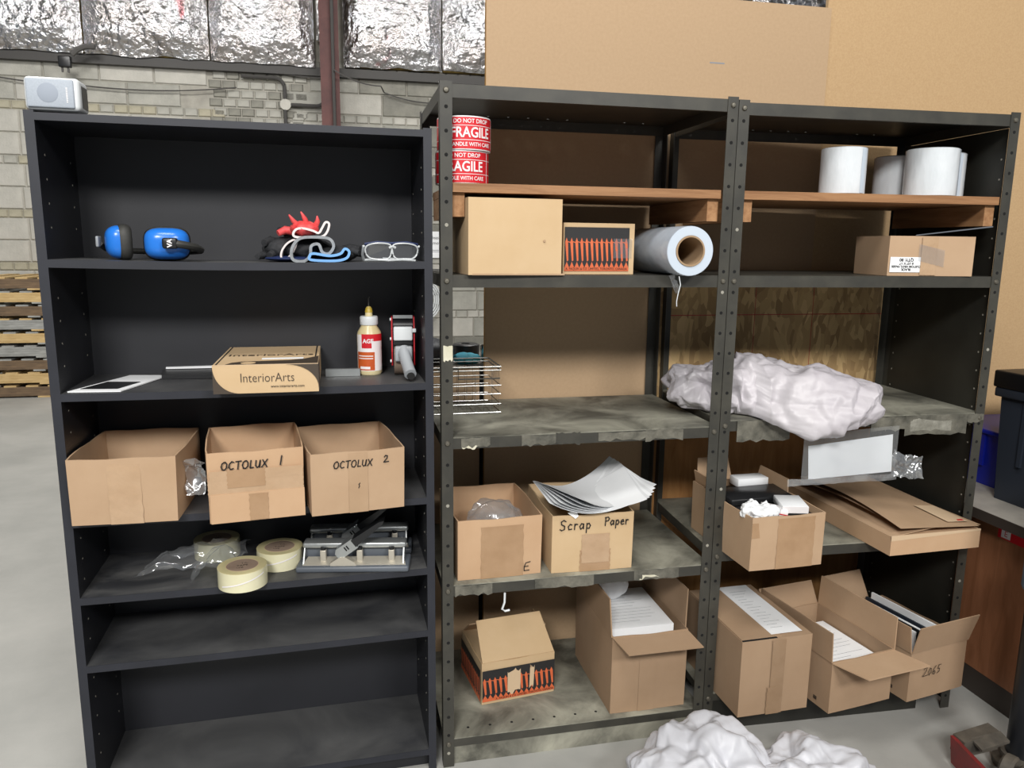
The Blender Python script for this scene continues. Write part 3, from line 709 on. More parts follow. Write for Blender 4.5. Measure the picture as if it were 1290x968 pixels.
for zz in (.06, .052): cyl_patch(gb, .0389, -60, 14, zz, zz+.003, 'label_white', 'printed_line')
cyl_patch(gb, .0389, -50, 0, .02, .028, 'label_white', 'printed_line')
mb = MB()
tg = thing('tape_gun', 'red and grey packing tape gun standing beside the glue bottle', 'tape dispenser', (-.105, .09, Z2-.001), -4)
for sx in (-.034, .034):
    P = [(sx-.002, .04, .035), (sx-.002, .10, .03), (sx-.002, .13, .07), (sx-.002, .13, .14), (sx-.002, .10, .185), (sx-.002, .05, .185), (sx-.002, .03, .15), (sx-.002, .025, .08)]
    MB().prism(P, (.004, 0, 0)).build('side_plate', 'gun_red', tg)
MB().lathe([(.04, -.028), (.055, -.028), (.055, .028), (.04, .028), (.04, -.028)], 36, (0, .085, .056), Matrix.Rotation(R(90), 4, 'Y')).build('tape_roll', 'tape_core', tg, True)
MB().lathe([(0, -.03), (.024, -.03), (.024, .03), (0, .03)], 24, (0, .075, .155), Matrix.Rotation(R(90), 4, 'Y')).build('roller', 'black_plastic', tg, True)
rbox('guard', 'light_plastic', tg, -.029, .029, .018, .034, .115, .158, .004)
rbox('guard_tab', 'light_plastic', tg, .028, .04, .02, .032, .14, .152, .002)
rbox('blade_holder', 'black_plastic', tg, -.03, .03, .028, .06, .10, .115, .002)
rbox('bracket', 'gun_grey', tg, -.026, .028, .012, .05, .05, .098, .006)
MB().tube([(0, .03, .085), (.004, .012, .07), (.010, -.012, .05), (.016, -.036, .033), (.020, -.055, .022)], [.022, .019, .018, .018, .0185], 16).build('handle', 'gun_grey', tg, True, 80)
MB().lathe([(.0, .001), (.011, .001), (.012, 0)], 16, (.0215, -.0635, .018), Matrix.Rotation(R(63), 4, 'X')).build('handle_opening', 'hole_black', tg, True)
for yy, zz in ((.05, .178), (.035, .05), (.03, .12)): MB().lathe([(0, 0), (.005, 0), (.005, .004)], 10, (-.036, yy, zz), Matrix.Rotation(R(-90), 4, 'Y')).build('rivet', 'light_plastic', tg, True)
MB().box(-.03, .03, .06, .068, .18, .19).build('front_bar', 'punch_silver', tg)

# --- third shelf: three open cartons
Z3 = BZ[2]-.001
a = carton('open_carton', 'plain open cardboard box at the left of the third bookcase shelf', -1.019, -.062, Z3, -1.5, .272, .335, .186, 'kraft', group='open cartons on the third bookcase shelf', flare=.004)
strip(a, .10, .185, .0, .18, w=.272, h=.186, y=-.003); 
a = carton('open_carton', 'open cardboard box hand-lettered and numbered 1, with a taped double front', -.656, -.114, Z3, 7, .252, .318, .200, 'kraft_warm', group='open cartons on the third bookcase shelf', flare=.003)
slab((.004, -.008, .002), (.254, -.006, .002), (0, 0, 1), .082, t=.004, taper=.0, name='patch_panel', mt='kraft_warm', parent=a)
strip(a, .0, .252, .078, .125, w=None, y=-.0085, mt='tape_clear'); strip(a, .105, .155, .004, .08, y=-.0125, mt='tape_brown'); strip(a, .05, .15, .10, .15, y=-.0095, mt='tape_brown')
strip(a, .005, .252, .122, .15, y=-.0088, mt='tape_clear')
hand('OCTOLUX', a, .035, -.0105, .152, .024, wid=.0034, sp=.16, sx=1.05); hand('1', a, .19, -.0105, .156, .026, wid=.0034)
a = carton('open_carton', 'open cardboard box hand-lettered and numbered 2, right of its twin', -.384, -.106, Z3, 8.5, .266, .35, .182, 'kraft', group='open cartons on the third bookcase shelf', flare=.003)
strip(a, .105, .16, .0, .178, w=.266, h=.182, y=-.003, mt='kraft_inner', wob=0)
hand('OCTOLUX', a, .062, -.0088, .136, .022, wid=.0030, sp=.15, sx=1.05); hand('2', a, .205, -.0078, .142, .022, wid=.0030); hand('s', a, .13, -.0088, .072, .018, wid=.0022)
# clear bag tucked between the first two boxes
def sheet(name, mt, fn, amp, f, nu=40, nv=40, seed=0, parent=None):
    def g(u, v):
        p = Vector(fn(u, v)); q = p+Vector((seed, seed*2, seed)); return p+noise.noise_vector(q*f)*amp+noise.noise_vector(q*f*2.7)*amp*.45
    return MB().grid(g, nu, nv).build(name, mt, parent, True, 180)
tag(sheet('plastic_bag', 'bag_film', lambda u, v: (-.735+.05*u, -.01+.1*math.sin(3*v)*.3, Z3+.05+.11*v), .012, 25, 24, 30, 4), 'crumpled clear plastic tucked between the first two open boxes', 'plastic wrap')

# --- fourth shelf: tape rolls, plastic, hole punches
Z4 = BZ[3]-.001
def taperoll(label, x, y, rz, tear=False):
    t = thing('tape_roll', label, 'tape roll', (x, y, Z4), rz, 'rolls of clear packing tape')
    r, h = .070, .056
    MB().lathe([(.047, 0), (r, 0), (r, h), (.047, h), (.047, 0)], 48).build('tape', 'tape_roll', t, True)
    MB().lathe([(.046, h), (r-.0005, h), (r-.0005, h+.0008), (.046, h+.0008), (.046, h)], 48).build('tape_side', 'tape_roll_top', t, True)
    MB().lathe([(.0, .002), (.046, .002), (.046, h-.002), (.044, h+.0005), (0, h-.001)], 40).build('core_label', 'tape_core', t, True)
    MB().lathe([(.0445, h+.0009), (.0455, h+.0014), (.0465, h+.0009), (.0445, h+.0009)], 48).build('core_edge', 'kraft_edge', t, True)
    for k in range(3): text('TAPE', .014, 'print_brown', t, -.012+.012*k, -.018+.018*k, h-.0004, rot=Matrix.Rotation(R(8), 4, 'Z'))
    MB().grid(lambda u, v: Vector(((r+.0012)*math.sin(-.9+1.9*u), -(r+.0012)*math.cos(-.9+1.9*u), .012+.03*u+.004*v)), 24, 3).build('film_seam', 'label_white', t, True) if tear else None
    return t
taperoll('clear tape roll farthest back, wrapped in torn film', -.70, .24, 15)
taperoll('clear tape roll at the right of the three, beside the hole punch', -.497, .128, -8, True)
taperoll('clear tape roll nearest the shelf edge, frontmost of the three', -.594, .0, 5, True)
def bagf(u, v):
    x = -.90+.30*u; y = .05+.13*v+.05*u; return (x, y, Z4+.012+.05*math.sin(math.pi*u)*math.sin(math.pi*v)**.6+.03*u)
tag(sheet('plastic_film', 'clear_film', bagf, .026, 13, 60, 50, 2), 'crumpled clear shrink film torn off the tape rolls', 'plastic wrap')
tag(sheet('plastic_film', 'clear_film', lambda u, v: (-.74+.12*u, .0+.14*v, Z4+.015+.055*math.sin(math.pi*u)), .02, 18, 50, 40, 9), 'shiny clear film bunched against the frontmost tape roll', 'plastic wrap')
def punch(label, x, y, rz):
    p = thing('hole_punch', label, 'hole punch', (x, y, Z4), rz, 'three-hole punches')
    rbox('base', 'punch_grey', p, 0, .345, 0, .105, 0, .020, .007, 3)
    MB().prism([(.02, .012, .0202), (.335, .012, .0202), (.325, .05, .032), (.03, .05, .032)], (0, 0, .002)).build('bed', 'punch_cream', p)
    for xx in (.02, .325):
        MB().prism([(xx, .012, .018), (xx, .085, .018), (xx, .085, .066), (xx, .045, .066)], (.004, 0, 0)).build('end_plate', 'punch_silver', p)
    rbox('top_bar', 'punch_silver', p, .016, .334, .040, .088, .064, .082, .006)
    bx('inner_bar', 'punch_grey', p, .024, .325, .06, .08, .03, .064)
    for xx in (.08, .192, .29):
        rbox('punch_head', 'punch_cream', p, xx-.009, xx+.009, .028, .046, .026, .062, .002)
        MB().lathe([(0, .062), (.008, .062), (.008, .07), (0, .072)], 12, (xx, .037, 0)).build('punch_pin', 'black_plastic', p, True)
    MB().prism([(.105, .008, .020), (.185, .008, .020), (.18, .008, .03), (.15, .008, .048), (.135, .008, .048), (.105, .008, .028)], (0, .02, 0)).build('lever_mount', 'punch_cream', p)
    h = MB(); h.M = Matrix.Translation((.125, .01, .05)) @ Matrix.Rotation(R(-36), 4, 'Y')
    h.prism([(0, 0, -.016), (.07, 0, -.016), (.07, 0, .018), (.01, 0, .018), (0, 0, .008)], (0, .045, 0)); lv = h.build('lever', 'punch_silver', p)
    h = MB(); h.M = Matrix.Translation((.125, .008, .05)) @ Matrix.Rotation(R(-36), 4, 'Y')
    h.prism([(.066, 0, -.010), (.12, 0, -.006), (.175, 0, .0), (.185, 0, .006), (.17, 0, .012), (.066, 0, .016)], (0, .05, 0)); h.build('grip', 'black_plastic', lv)
    for k in range(2):
        h = MB(); h.M = Matrix.Translation((.125, .0092, .05)) @ Matrix.Rotation(R(-36), 4, 'Y'); h.box(.034+.008*k, .038+.008*k, 0, .001, -.004, .01); h.build('slot', 'hole_black', lv)
    return p
punch('silver and grey three-hole punch in front, its lever raised', -.447, .038, -9.5)
punch('silver three-hole punch standing behind the other hole punch', -.428, .158, -6)

# ================================================================== STEEL SHELVING
PW = .035
def post(parent, x, y, sx, sy, top, pale=.0):
    """angle post: flange across x at the front face, flange along depth"""
    mb = MB(); xa, xb = sorted((x, x+sx*PW)); ya, yb = sorted((y, y+sy*PW)); t = .0025
    fy = (y-t, y) if sy > 0 else (y, y+t)
    mb.box(xa, xb, fy[0], fy[1], 0, top)
    fx = (x, x+t) if sx > 0 else (x-t, x)
    mb.box(fx[0], fx[1], ya, yb, 0, top)
    p = mb.build('post', 'steel_paint', parent)
    if sy > 0:
        h1 = MB(); h2 = MB(); z = .05; k = 0
        while z < top-.03:
            (h2 if (k*5+int(x*31)) % 13 == 0 else h1).lathe([(0, .0006), (.0052, .0006), (.0056, 0)], 8, (x+sx*PW*.5, y-t, z), Matrix.Rotation(R(90), 4, 'X')); z += .0655; k += 1
        h1.build('bolt_holes', 'hole_black', p); h2.build('lit_holes', 'hole_pale', p)  # pale discs are painted for light showing through a few holes
    return p
def tray(parent, x0, x1, y0, y1, z, lip=.037, mt='steel_dusty'):
    if z > 2.1:
        mb = MB().box(x0, x1, y0, .500, z-.003, z).box(x0, x1, .510, y1, z-.003, z); xa = x0
        for k in range(11):
            xh = .085+.072*k
            if k in (0, 2, 3, 4, 5, 6, 9, 10): mb.box(xa, xh, .500, .510, z-.003, z); xa = xh+.009
        mb.box(xa, x1, .500, .510, z-.003, z); s = mb.build('shelf', mt, parent)
    else: s = MB().box(x0, x1, y0, y1, z-.003, z).build('shelf', mt, parent)
    t = .003
    MB().box(x0, x1, y0, y0+t, z-lip, z-.003).box(x0, x1, y0+t, y0+.014, z-lip, z-lip+t).build('front_lip', 'steel_paint', s)
    MB().box(x0, x1, y1-t, y1, z-lip, z-.003).build('back_lip', 'steel_paint', s)
    MB().box(x0, x0+t, y0+t, y1-t, z-lip, z-.003).build('side_lip', 'steel_paint', s)
    MB().box(x1-t, x1, y0+t, y1-t, z-lip, z-.003).build('side_lip', 'steel_paint', s)
    return s
def bolts(parent, pts):
    for (x, y, z) in pts:
        MB().lathe([(0, .006), (.006, .005), (.009, .001), (.009, 0)], 10, (x, y, z), Matrix.Rotation(R(90), 4, 'X')).build('bolt', 'bolt_steel', parent, True)
SD = .557
def bay(label, loc, rz, W, zs, top, name='steel_shelving'):
    b = thing(name, label, 'shelving', loc, rz)
    for x, sx in ((0, 1), (W, -1)):
        post(b, x, 0, sx, 1, top); post(b, x, SD, sx, -1, top)
    for z in zs:
        tray(b, .0035, W-.0035, .0005, SD-.0005, z, .037 if z > .3 else .03, 'steel_dusty' if z < 1.5 else 'steel_paint')
        bolts(b, [(PW*.5, -.0025, z-.018), (W-PW*.5, -.0025, z-.018)])
    return b
ZS = [2.143, 1.6095, 1.118, .6366, .10]
b1 = bay('dark steel shelving bay in the middle, open on its left side', (0, 0, 0), 0, .9165, ZS, 2.15)
MB().box(PW, .9165-PW, .012, .015, .0, .068).build('kick_plate', 'steel_dusty', b1)
mb = MB()
for k in range(10): mb.lathe([(0, .0006), (.0045, .0006), (.005, 0)], 8, (.09+k*.075, .05, .1))
mb.build('shelf_holes', 'hole_black', b1)
# taped patches and torn tape on the shelf lips
def tapes(parent, z, items, y=-.0012):
    for (x0, x1, za, zb_, mt) in items:
        rnd = random.Random(int(x0*1000)); n = 8
        top = [(x0+(x1-x0)*i/n, y, z+za+rnd.uniform(-.002, .002)) for i in range(n+1)]
        bot = [(x0+(x1-x0)*i/n, y-.001, z+zb_+rnd.uniform(-.006, .006)) for i in range(n, -1, -1)]
        MB().prism(top+bot, (0, .0012, 0)).build('tape_patch', mt, parent)
tapes(b1, 1.118, [(.06, .15, -.004, -.03, 'tape_dusty'), (.062, .115, -.012, -.036, 'tape_pale'), (.25, .36, -.002, -.036, 'tape_dusty'), (.36, .44, 0, -.036, 'steel_paint'), (.50, .66, -.006, -.03, 'tape_dusty'), (.66, .79, -.002, -.036, 'tape_dusty')])
tapes(b1, .6366, [(.04, .16, -.004, -.036, 'tape_dusty'), (.30, .50, -.002, -.036, 'tape_dusty'), (.64, .80, -.002, -.034, 'tape_dusty'), (.66, .74, -.01, -.03, 'tape_pale')])
tapes(b1, 1.40, [(.006, .034, 0, -.045, 'tape_pale')], y=-.004)
MB().tube([(.20, -.006, .60), (.198, -.012, .57), (.19, -.014, .548), (.2, -.012, .54), (.215, -.012, .542)], .0035, 6).build('wire_hook', 'light_plastic', b1, True)
ZS2 = [2.136, 1.6095, 1.136, .680, .150]
B2A = -.0412
W2 = .988
b2 = bay('dark steel shelving bay at the right with a solid right side panel', (.919, 0, 0), math.degrees(B2A), W2, ZS2, 2.143)
MB().box(W2-.0065, W2-.0035, .036, SD-.036, .02, 2.098).build('side_panel', 'steel_dark', b2)
mb = MB(); z = .1
while z < 2.05:
    for yy in (.05, .5): mb.lathe([(0, 0), (.0035, 0), (.0035, .0006)], 6, (W2-.0066, yy, z), Matrix.Rotation(R(-90), 4, 'Y'))
    z += .0655
mb.build('panel_holes', 'hole_pale', b2)
MB().box(PW, .86, .012, .015, .0, .118).build('kick_plate', 'steel_dark', b2)
tapes(b2, 1.136, [(.06, .25, -.002, -.07, 'tape_dusty'), (.55, .70, -.004, -.05, 'tape_dusty'), (.68, .92, -.002, -.07, 'tape_dusty'), (.70, .86, -.004, -.055, 'tape_grey'), (.92, .985, -.002, -.03, 'tape_dusty')], y=-.0045)

# wooden boards on cleats
def wood(label, loc, rz, x0, x1, cl, cr_):
    s = thing('wooden_shelf', label, 'shelf board', loc, rz)
    MB().box(x0, x1, .004, .50, 1.847, 1.873).build('board', 'shelf_wood', s)
    for (a, b_) in ((cl, cl+.036), (cr_, cr_+.036)):
        MB().box(a, b_, .02, .49, 1.778, 1.846).build('cleat', 'cleat_wood', s)
wood('brown wooden shelf board on cleats in the middle steel bay', (0, 0, 0), 0, .037, .878, .0375, .842)
wood('brown wooden shelf board on cleats in the right steel bay', (.919, 0, 0), math.degrees(B2A), .037, W2-.037, .0375, W2-.0745)

# --- fragile label rolls
def fragile(label, x, y, z, rz):
    f = thing('label_roll', label, 'label roll', (x, y, z), rz, 'rolls of red fragile labels'); r, h = .080, .094
    MB().lathe([(.038, 0), (r-.001, 0), (r-.001, h), (.038, h), (.038, 0)], 48).build('core_stack', 'label_white', f, True)
    mb = MB()
    for z0, z1 in ((.068, .090), (.035, .039), (.003, .026)):
        mb.grid(lambda u, v, z0=z0, z1=z1: Vector((r*math.cos(2*math.pi*u), r*math.sin(2*math.pi*u), z0+(z1-z0)*v)), 64, 2, cu=True)
    mb.grid(lambda u, v: Vector(((r-.0002)*math.cos(2*math.pi*u), (r-.0002)*math.sin(2*math.pi*u), .003+.087*v)), 64, 2, cu=True)
    mb.build('red_label', 'label_red', f, True)
    wl = MB()
    for z0, z1 in ((.0665, .068), (.0265, .028)):
        wl.grid(lambda u, v, z0=z0, z1=z1: Vector(((r+.0003)*math.cos(2*math.pi*u), (r+.0003)*math.sin(2*math.pi*u), z0+(z1-z0)*v)), 64, 2, cu=True)
    for a in (62, -75):
        wl.grid(lambda u, v, a=a: Vector(((r+.0003)*math.sin(R(a+2.5*u)), -(r+.0003)*math.cos(R(a+2.5*u)), .003+.087*v)), 3, 2)
    wl.build('label_rules', 'label_white', f, True)
    cyl_text('DO NOT DROP', .0165, 'label_white', f, r+.0008, 2, .079, bold=.0002, sx=.95)
    cyl_text('FRAGILE', .040, 'label_white', f, r+.0008, 2, .047, bold=.0008, sx=.86)
    cyl_text('HANDLE WITH CARE', .0155, 'label_white', f, r+.0008, 2, .0145, bold=.0002, sx=.92)
fragile('red and white fragile label roll under the other one', .079, .105, 1.8735, -8)
fragile('red and white fragile label roll stacked on top of its twin', .084, .100, 1.9685, 6)

# --- shelf below the boards: big box, pencil box, stretch film, vinyl pages carton
a = carton('shipping_carton', 'large plain closed cardboard box beside the pencil printed box', .078, -.022, 1.6105, 2.6, .285, .40, .222, 'kraft_light', bulge=.003, closed=True)
MB().box(.012, .296, -.001, .02, -.0008, .004).build('bottom_flap', 'kraft_inner', a)
MB().lathe([(0, .0006), (.004, .0006), (.004, 0)], 10, (.23, -.0035, .10), Matrix.Rotation(R(90), 4, 'X')).build('scuff', 'kraft_inner', a)
def pencils(parent, w, h, n, M, torn=()):
    """flat print: dark field with a row of orange pencils, on the XZ plane of M"""
    e = .0006; mg = .0
    mb = MB(); mb.M = M; mb.prism([(0, -e, 0), (w, -e, 0), (w, -e, h), (0, -e, h)], (0, e*.8, 0)); mb.build('printed_field', 'print_black', parent)
    mb = MB(); mb.M = M; p = w/n; e2 = -.0010
    for i in range(n):
        x0 = i*p
        zt = .76*h
        mb.prism([(x0+.10*p, e2, .66*h), (x0+.38*p, e2, zt), (x0+.66*p, e2, .66*h), (x0+.80*p, e2, .24*h), (x0+.50*p, e2, .22*h)], (0, .0003, 0))
        mb.prism([(x0+.05*p, e2, .08*h), (x0+.98*p, e2, .08*h), (x0+.5*p, e2, .21*h)], (0, .0003, 0))
        if i < n-1: mb.prism([(x0+.66*p, e2, .66*h), (x0+1.10*p, e2, .64*h), (x0+1.10*p, e2, .66*h), (x0+.66*p, e2, .68*h)], (0, .0003, 0))
    mb.prism([(0, e2, 0), (w, e2, 0), (w, e2, .085*h), (0, e2, .085*h)], (0, .0003, 0)); mb.build('pencil_print', 'print_orange', parent)
a = carton('pencil_box', 'closed box printed with orange pencils on black, beside the film roll', .387, .056, 1.6105, 3, .236, .30, .157, 'kraft_light', bulge=.001, closed=True)
pencils(a, .215, .134, 13, Matrix.Translation((.003, -.0018, .010)))
text('A. PAQUIN & CO. LIMITED, TORONTO, CANADA', .0098, 'ink', a, .11, -.0034, .0165, sx=.95)
MB().grid(lambda u, v: Vector((.165+.062*u, -.0034-.001*math.sin(9*u+7*v), .05+.06*v)), 8, 8).build('clear_tape', 'clear_film', a, True)
st = thing('stretch_film_roll', 'roll of clear stretch film with a cardboard core, lying on its side', 'film roll', (.752, -.065, 1.6855), -1)
MY = Matrix.Rotation(R(-90), 4, 'X')
MB().lathe([(.046, 0), (.0745, 0), (.0755, .004), (.0755, .40), (.0745, .404), (.046, .404), (.046, 0)], 48, M=MY).build('film', 'stretch_film', st, True)
MB().lathe([(.0475, -.0008), (.0735, -.0008), (.0735, 0), (.0475, 0), (.0475, -.0008)], 48, M=MY).build('film_end', 'stretch_end', st, True)
MB().lathe([(.0415, -.004), (.0465, -.004), (.0465, .408), (.0415, .408), (.0415, -.004)], 36, M=MY).build('core', 'core_board', st, True)
sheet('loose_tail', 'clear_film', lambda u, v: (-.075+.035*u+.01*v, -.022-.01*v+.03*u, -.072-.05*v*(1 if u > .3 else .6)), .008, 40, 14, 24, 3, st)
MB().tube([(-.045, -.03, -.075), (-.04, -.032, -.10), (-.046, -.032, -.125), (-.05, -.032, -.15), (-.048, -.03, -.165)], .0016, 5).build('film_strand', 'light_plastic', st, True)
a = carton('vinyl_carton', 'dusty carton with an upside-down white label in the right bay', 1.494, .0, 1.6105, -8.5, .296, .22, .131, 'kraft', bulge=.002, closed=True)
bx('shipping_label', 'paper', a, .006, .118, -.0030, -.0020, .012, .062)
for s_, zz, sz in (('BLACK', .021, .0105), ('CUSTOM VINYL PAGES', .031, .0098), ('8 1/2" X 11"', .041, .0098), ('QTY: 80', .053, .014)):
    text(s_, sz, 'ink', a, .062, -.0034, zz, bold=.0004, flip=True)
MB().grid(lambda u, v: Vector((.11+.055*u, -.0035-.0015*abs(math.sin(11*u+6*v)), .003+.125*v)), 12, 14).build('packing_tape', 'tape_clear', a, True)
MB().grid(lambda u, v: Vector((.10+.09*u, -.0045-.002*abs(math.sin(17*u+9*v)), .05+.055*v-.02*u)), 12, 14).build('clear_tape', 'clear_film', a, True)
MB().prism([(.10, .02, .1325), (.33, -.03, .162), (.36, .02, .165), (.20, .19, .1325)], (0, 0, .003)).build('loose_flap', 'punch_grey', a)

# --- white wrapped rolls on the right board
def roll(label, x, y, r, h, rz=0):
    t = thing('wrapped_roll', label, 'wrapped roll', (x, y, 1.8735), rz, 'film wrapped white rolls on the wooden board')
    MB().lathe([(.03, 0), (r-.004, 0), (r, .003), (r, h-.003), (r-.004, h), (.03, h), (.03, 0)], 48).build('roll', 'roll_wrap', t, True)
    MB().lathe([(.027, .001), (.03, .001), (.03, h+.001), (.027, h+.001), (.027, .001)], 30).build('core', 'core_board', t, True)
    MB().grid(lambda u, v: Vector(((r+.0015+.001*math.sin(9*v))*math.sin(.25+.3*u), -(r+.0015)*math.cos(.25+.3*u), .004+(h-.008)*v)), 6, 20).build('film_seam', 'stretch_end', t, True)
roll('white film wrapped roll standing alone on the right wooden board', 1.355, .085, .072, .150)
roll('largest white film wrapped roll in the right-hand cluster', 1.686, .075, .083, .157, 25)
roll('white film wrapped roll against the right steel side panel', 1.815, .165, .068, .157, -20)
roll('white film wrapped roll at the back of the right-hand cluster', 1.685, .245, .076, .150, 60)

# --- wire basket
wb = thing('wire_basket', 'open chrome wire basket on the dusty middle steel shelf', 'basket', (.006, .30, 1.1195), 1)
X, Y, H = .238, .212, .165
def rect(z, i=0.): return [(i, i, z), (X-i, i, z), (X-i, Y-i, z), (i, Y-i, z)]
mb = MB()
for z, r in ((H, .0032), (H-.012, .0025)): mb.tube(rect(z), r, 6, closed=True)
mb.build('rim', 'chrome', wb, True)
mb = MB()
for z in (.005, .035, .07, .10): mb.tube(rect(z), .0022, 6, closed=True)
mb.build('band_wires', 'chrome', wb, True)
mb = MB()
for k in range(1, 8):
    x = X*k/8; mb.tube([(x, 0, .145 if k > 2 else .1), (x, 0, .003), (x, Y, .003), (x, Y, H)], .0009, 5)
for k in range(1, 7):
    y = Y*k/7; mb.tube([(0, y, H), (0, y, .004), (X, y, .004), (X, y, H)], .0009, 5)
mb.build('mesh_wires', 'chrome', wb, True)
MB().tube([(.02, -.003, .16), (.09, -.003, .16), (.09, -.003, .125), (.235, -.003, .125)], .0026, 6).build('front_drop', 'chrome', wb, True)

# --- crumpled white poly sheet across both bays
def cf(d):
    sg_ = lambda q, e: math.copysign(abs(q)**e, q)
    tx = sg_(d.x, .7); x = 1.14+.29*tx+.02*d.z
    cy = .16-.15*max(0, tx+.3)+.10*max(0, -tx); hy = .215 if tx > -.25 else .12
    y = cy+hy*sg_(d.y, .8)
    hz = .092 if tx > -.3 else .072
    z = 1.195+.035*max(0, -tx)+hz*sg_(d.z, .75)-.06*max(0, -(d.y+.35))*(1 if tx > -.4 else 0)
    if x < .99: y = max(y, .06)
    return Vector((x, y, z))
def zmin(x, y):
    e = -.012-.04*(x-.92)
    if y > e-.02: return 1.1405
    return 1.1405-min(.062, (e-.02-y)*.7)
o = lump('poly_sheet', 'poly_white', cf, .027, 5.5, 300, 220, 3, None, zmin, cells=(6.2,), clampy=True)
tag(o, 'crumpled white plastic sheet bundled across both steel bays', 'plastic sheet')
# --- sign card in a sleeve under the shelf edge
cs = thing('card_sleeve', 'blank white card in a clear sleeve hung below the right shelf', 'sign', (1.225, -.056, .935), .5)
def quad(name, mt, P, y=0, t=.0008): return MB().prism([(p[0], y, p[1]) for p in P], (0, t, 0)).build(name, mt, cs)
quad('card', 'paper', [(.0, .0), (.32, .01), (.312, .142), (-.01, .116)])
MB().grid(lambda u, v: Vector((-.03+.36*u, -.003-.003*math.sin(7*u), -.012+(.165+.02*u)*v)), 12, 8).build('sleeve', 'clear_film', cs, True)
sheet('sleeve_edge', 'bag_film', lambda u, v: (-.08+.42*u, -.004, -.018+.022*v), .004, 20, 40, 6, 2, cs)
sheet('crumpled_plastic', 'bag_film', lambda u, v: (.325+.12*u, -.005+.02*v, -.012+.085*v*(1-.3*u)), .018, 24, 30, 26, 5, cs)

# --- fourth level: E box, scrap paper box
Z = .6374
a = carton('open_carton', 'open cardboard box with a letter E at its lower right corner', .053, .03, Z, 2, .276, .345, .200, 'kraft_warm', flare=.003)
strip(a, .075, .215, .0, .175, w=.276, h=.2, y=-.003, mt='tape_brown'); hand('E', a, .215, -.0045, .012, .034, wid=.0028, sx=1.1)
tag(lump('plastic_bag', 'bag_film', lambda d: Vector((.20+.08*d.x, .17+.09*d.y, Z+.135+.07*d.z)), .012, 12, 70, 44, 8), 'clear plastic bag bulging up inside the E box', 'plastic bag')
a = carton('open_carton', 'open cardboard box hand-lettered for scrap paper', .362, .028, Z, -1, .277, .345, .197, 'kraft_light', flare=.002)
strip(a, .095, .20, .0, .075, w=.277, h=.197, y=-.002, mt='tape_brown'); strip(a, .10, .195, .03, .13, w=.277, h=.197, y=-.003, mt='tape_clear')
hand('Scrap', a, .024, -.0075, .148, .035, wid=.0036, sp=.17, slant=.05); hand('Paper', a, .176, -.0075, .156, .030, wid=.0036, sp=.12, slant=.05)
ps = thing('scrap_papers', 'fan of white scrap paper sheets heaped over the box rim', 'papers', (.362, .028, Z+.2), -1)
for i, (ang, ox, oy, oz, c) in enumerate([(0, 0, .0, .006, 1), (3, .008, .004, .0078, 1.0), (7, .016, .01, .0096, 1.0), (12, .024, .016, .0114, 1.02), (18, .032, .024, .0132, 1.04), (25, .042, .03, .015, 1.06)]):
    mb = MB(); mb.M = Matrix.Translation((.145+ox, .085+oy, oz)) @ Matrix.Rotation(R(ang), 4, 'Z')
    mb.grid(lambda u, v, c=c, k=i: Vector((-.165+.33*u, -.118+.236*v, c*(.22*(u-.45)**2*(.75 if u > .45 else 1.0)+.045*max(0, v-.3)*u)+.004-.03*(1-v)*max(0, u-.8)*2)), 16, 10)
    mb.build('sheet', 'paper' if i % 2 == 0 else 'paper_grey', ps, True)
MB().prism([(.05, -.004, .006), (.075, -.012, -.012), (.085, -.012, -.004), (.08, .0, .012)], (0, .001, 0)).build('torn_scrap', 'paper', ps)

# --- supplies box and flat carton on the right
Z = .681
a = carton('open_carton', 'open cardboard box filled with small white boxes and black trays', .960, -.172, Z, 1.5, .262, .40, .178, 'kraft', flare=.002)
strip(a, .09, .225, .0, .17, w=.262, h=.178, y=-.002, mt='tape_brown')
slab((.006, .22, .176), (.006, .395, .176), (-.3, 0, 1), .05, name='flap', mt='kraft_warm', parent=a)
slab((.01, .396, .176), (.15, .396, .176), (0, .25, 1), .085, name='flap', mt='kraft', parent=a)
slab((.258, .395, .176), (.258, .20, .176), (.12, 0, 1), .05, name='flap', mt='kraft', parent=a)
strip(a, .0, .04, .11, .16, y=-.002, mt='tape_brown')
cx, cy = .960, -.172
def inbox(name, label, cat, mt, x, y, z, rx, ry, rz, sx, sy, sz, extra=None):
    t = thing(name, label, cat, (cx+x, cy+y, z)); t.rotation_euler = (R(rx), R(ry), R(rz))
    rbox('body', mt, t, -sx/2, sx/2, -sy/2, sy/2, 0, sz, .0015, 1)
    if extra: extra(t, sx, sy, sz)
    return t
def redline(t, sx, sy, sz): MB().box(-sx/2, sx/2, -sy/2-.0006, -sy/2, sz*.3, sz*.5).build('red_stripe', 'ink_red', t)
def grov(t, sx, sy, sz):
    for k in range(3): MB().box(-sx/2+.01, sx/2-.01, -sy/2-.0005, -sy/2, sz*(.2+.25*k), sz*(.25+.25*k)).build('groove', 'hole_black', t)
def lidt(t, sx, sy, sz): MB().box(-sx/2, sx/2, -sy/2-.0006, -sy/2, .002, sz-.002).build('front_face', 'label_white', t)
inbox('document_tray', 'black plastic tray lying across the back of the supplies box', 'tray', 'black_plastic', .125, .22, Z+.165, 4, 0, 4, .235, .11, .022, grov)
inbox('small_box', 'small closed white box at the right of the supplies box', 'box', 'paper_grey', .195, .10, Z+.165, 3, 0, -14, .085, .10, .026, lidt)
inbox('small_box', 'white box with a red stripe beside the paper bags', 'box', 'label_white', .125, .085, Z+.16, 4, 6, -28, .085, .05, .018, redline)
inbox('small_box', 'long white box at the back of the supplies box', 'box', 'paper', .165, .32, Z+.18, 0, 0, 2, .12, .06, .03)
inbox('filler_stack', 'stack of dark files filling the bottom of the supplies box', 'files', 'print_black', .131, .2, Z+.006, 0, 0, 0, .24, .36, .152)
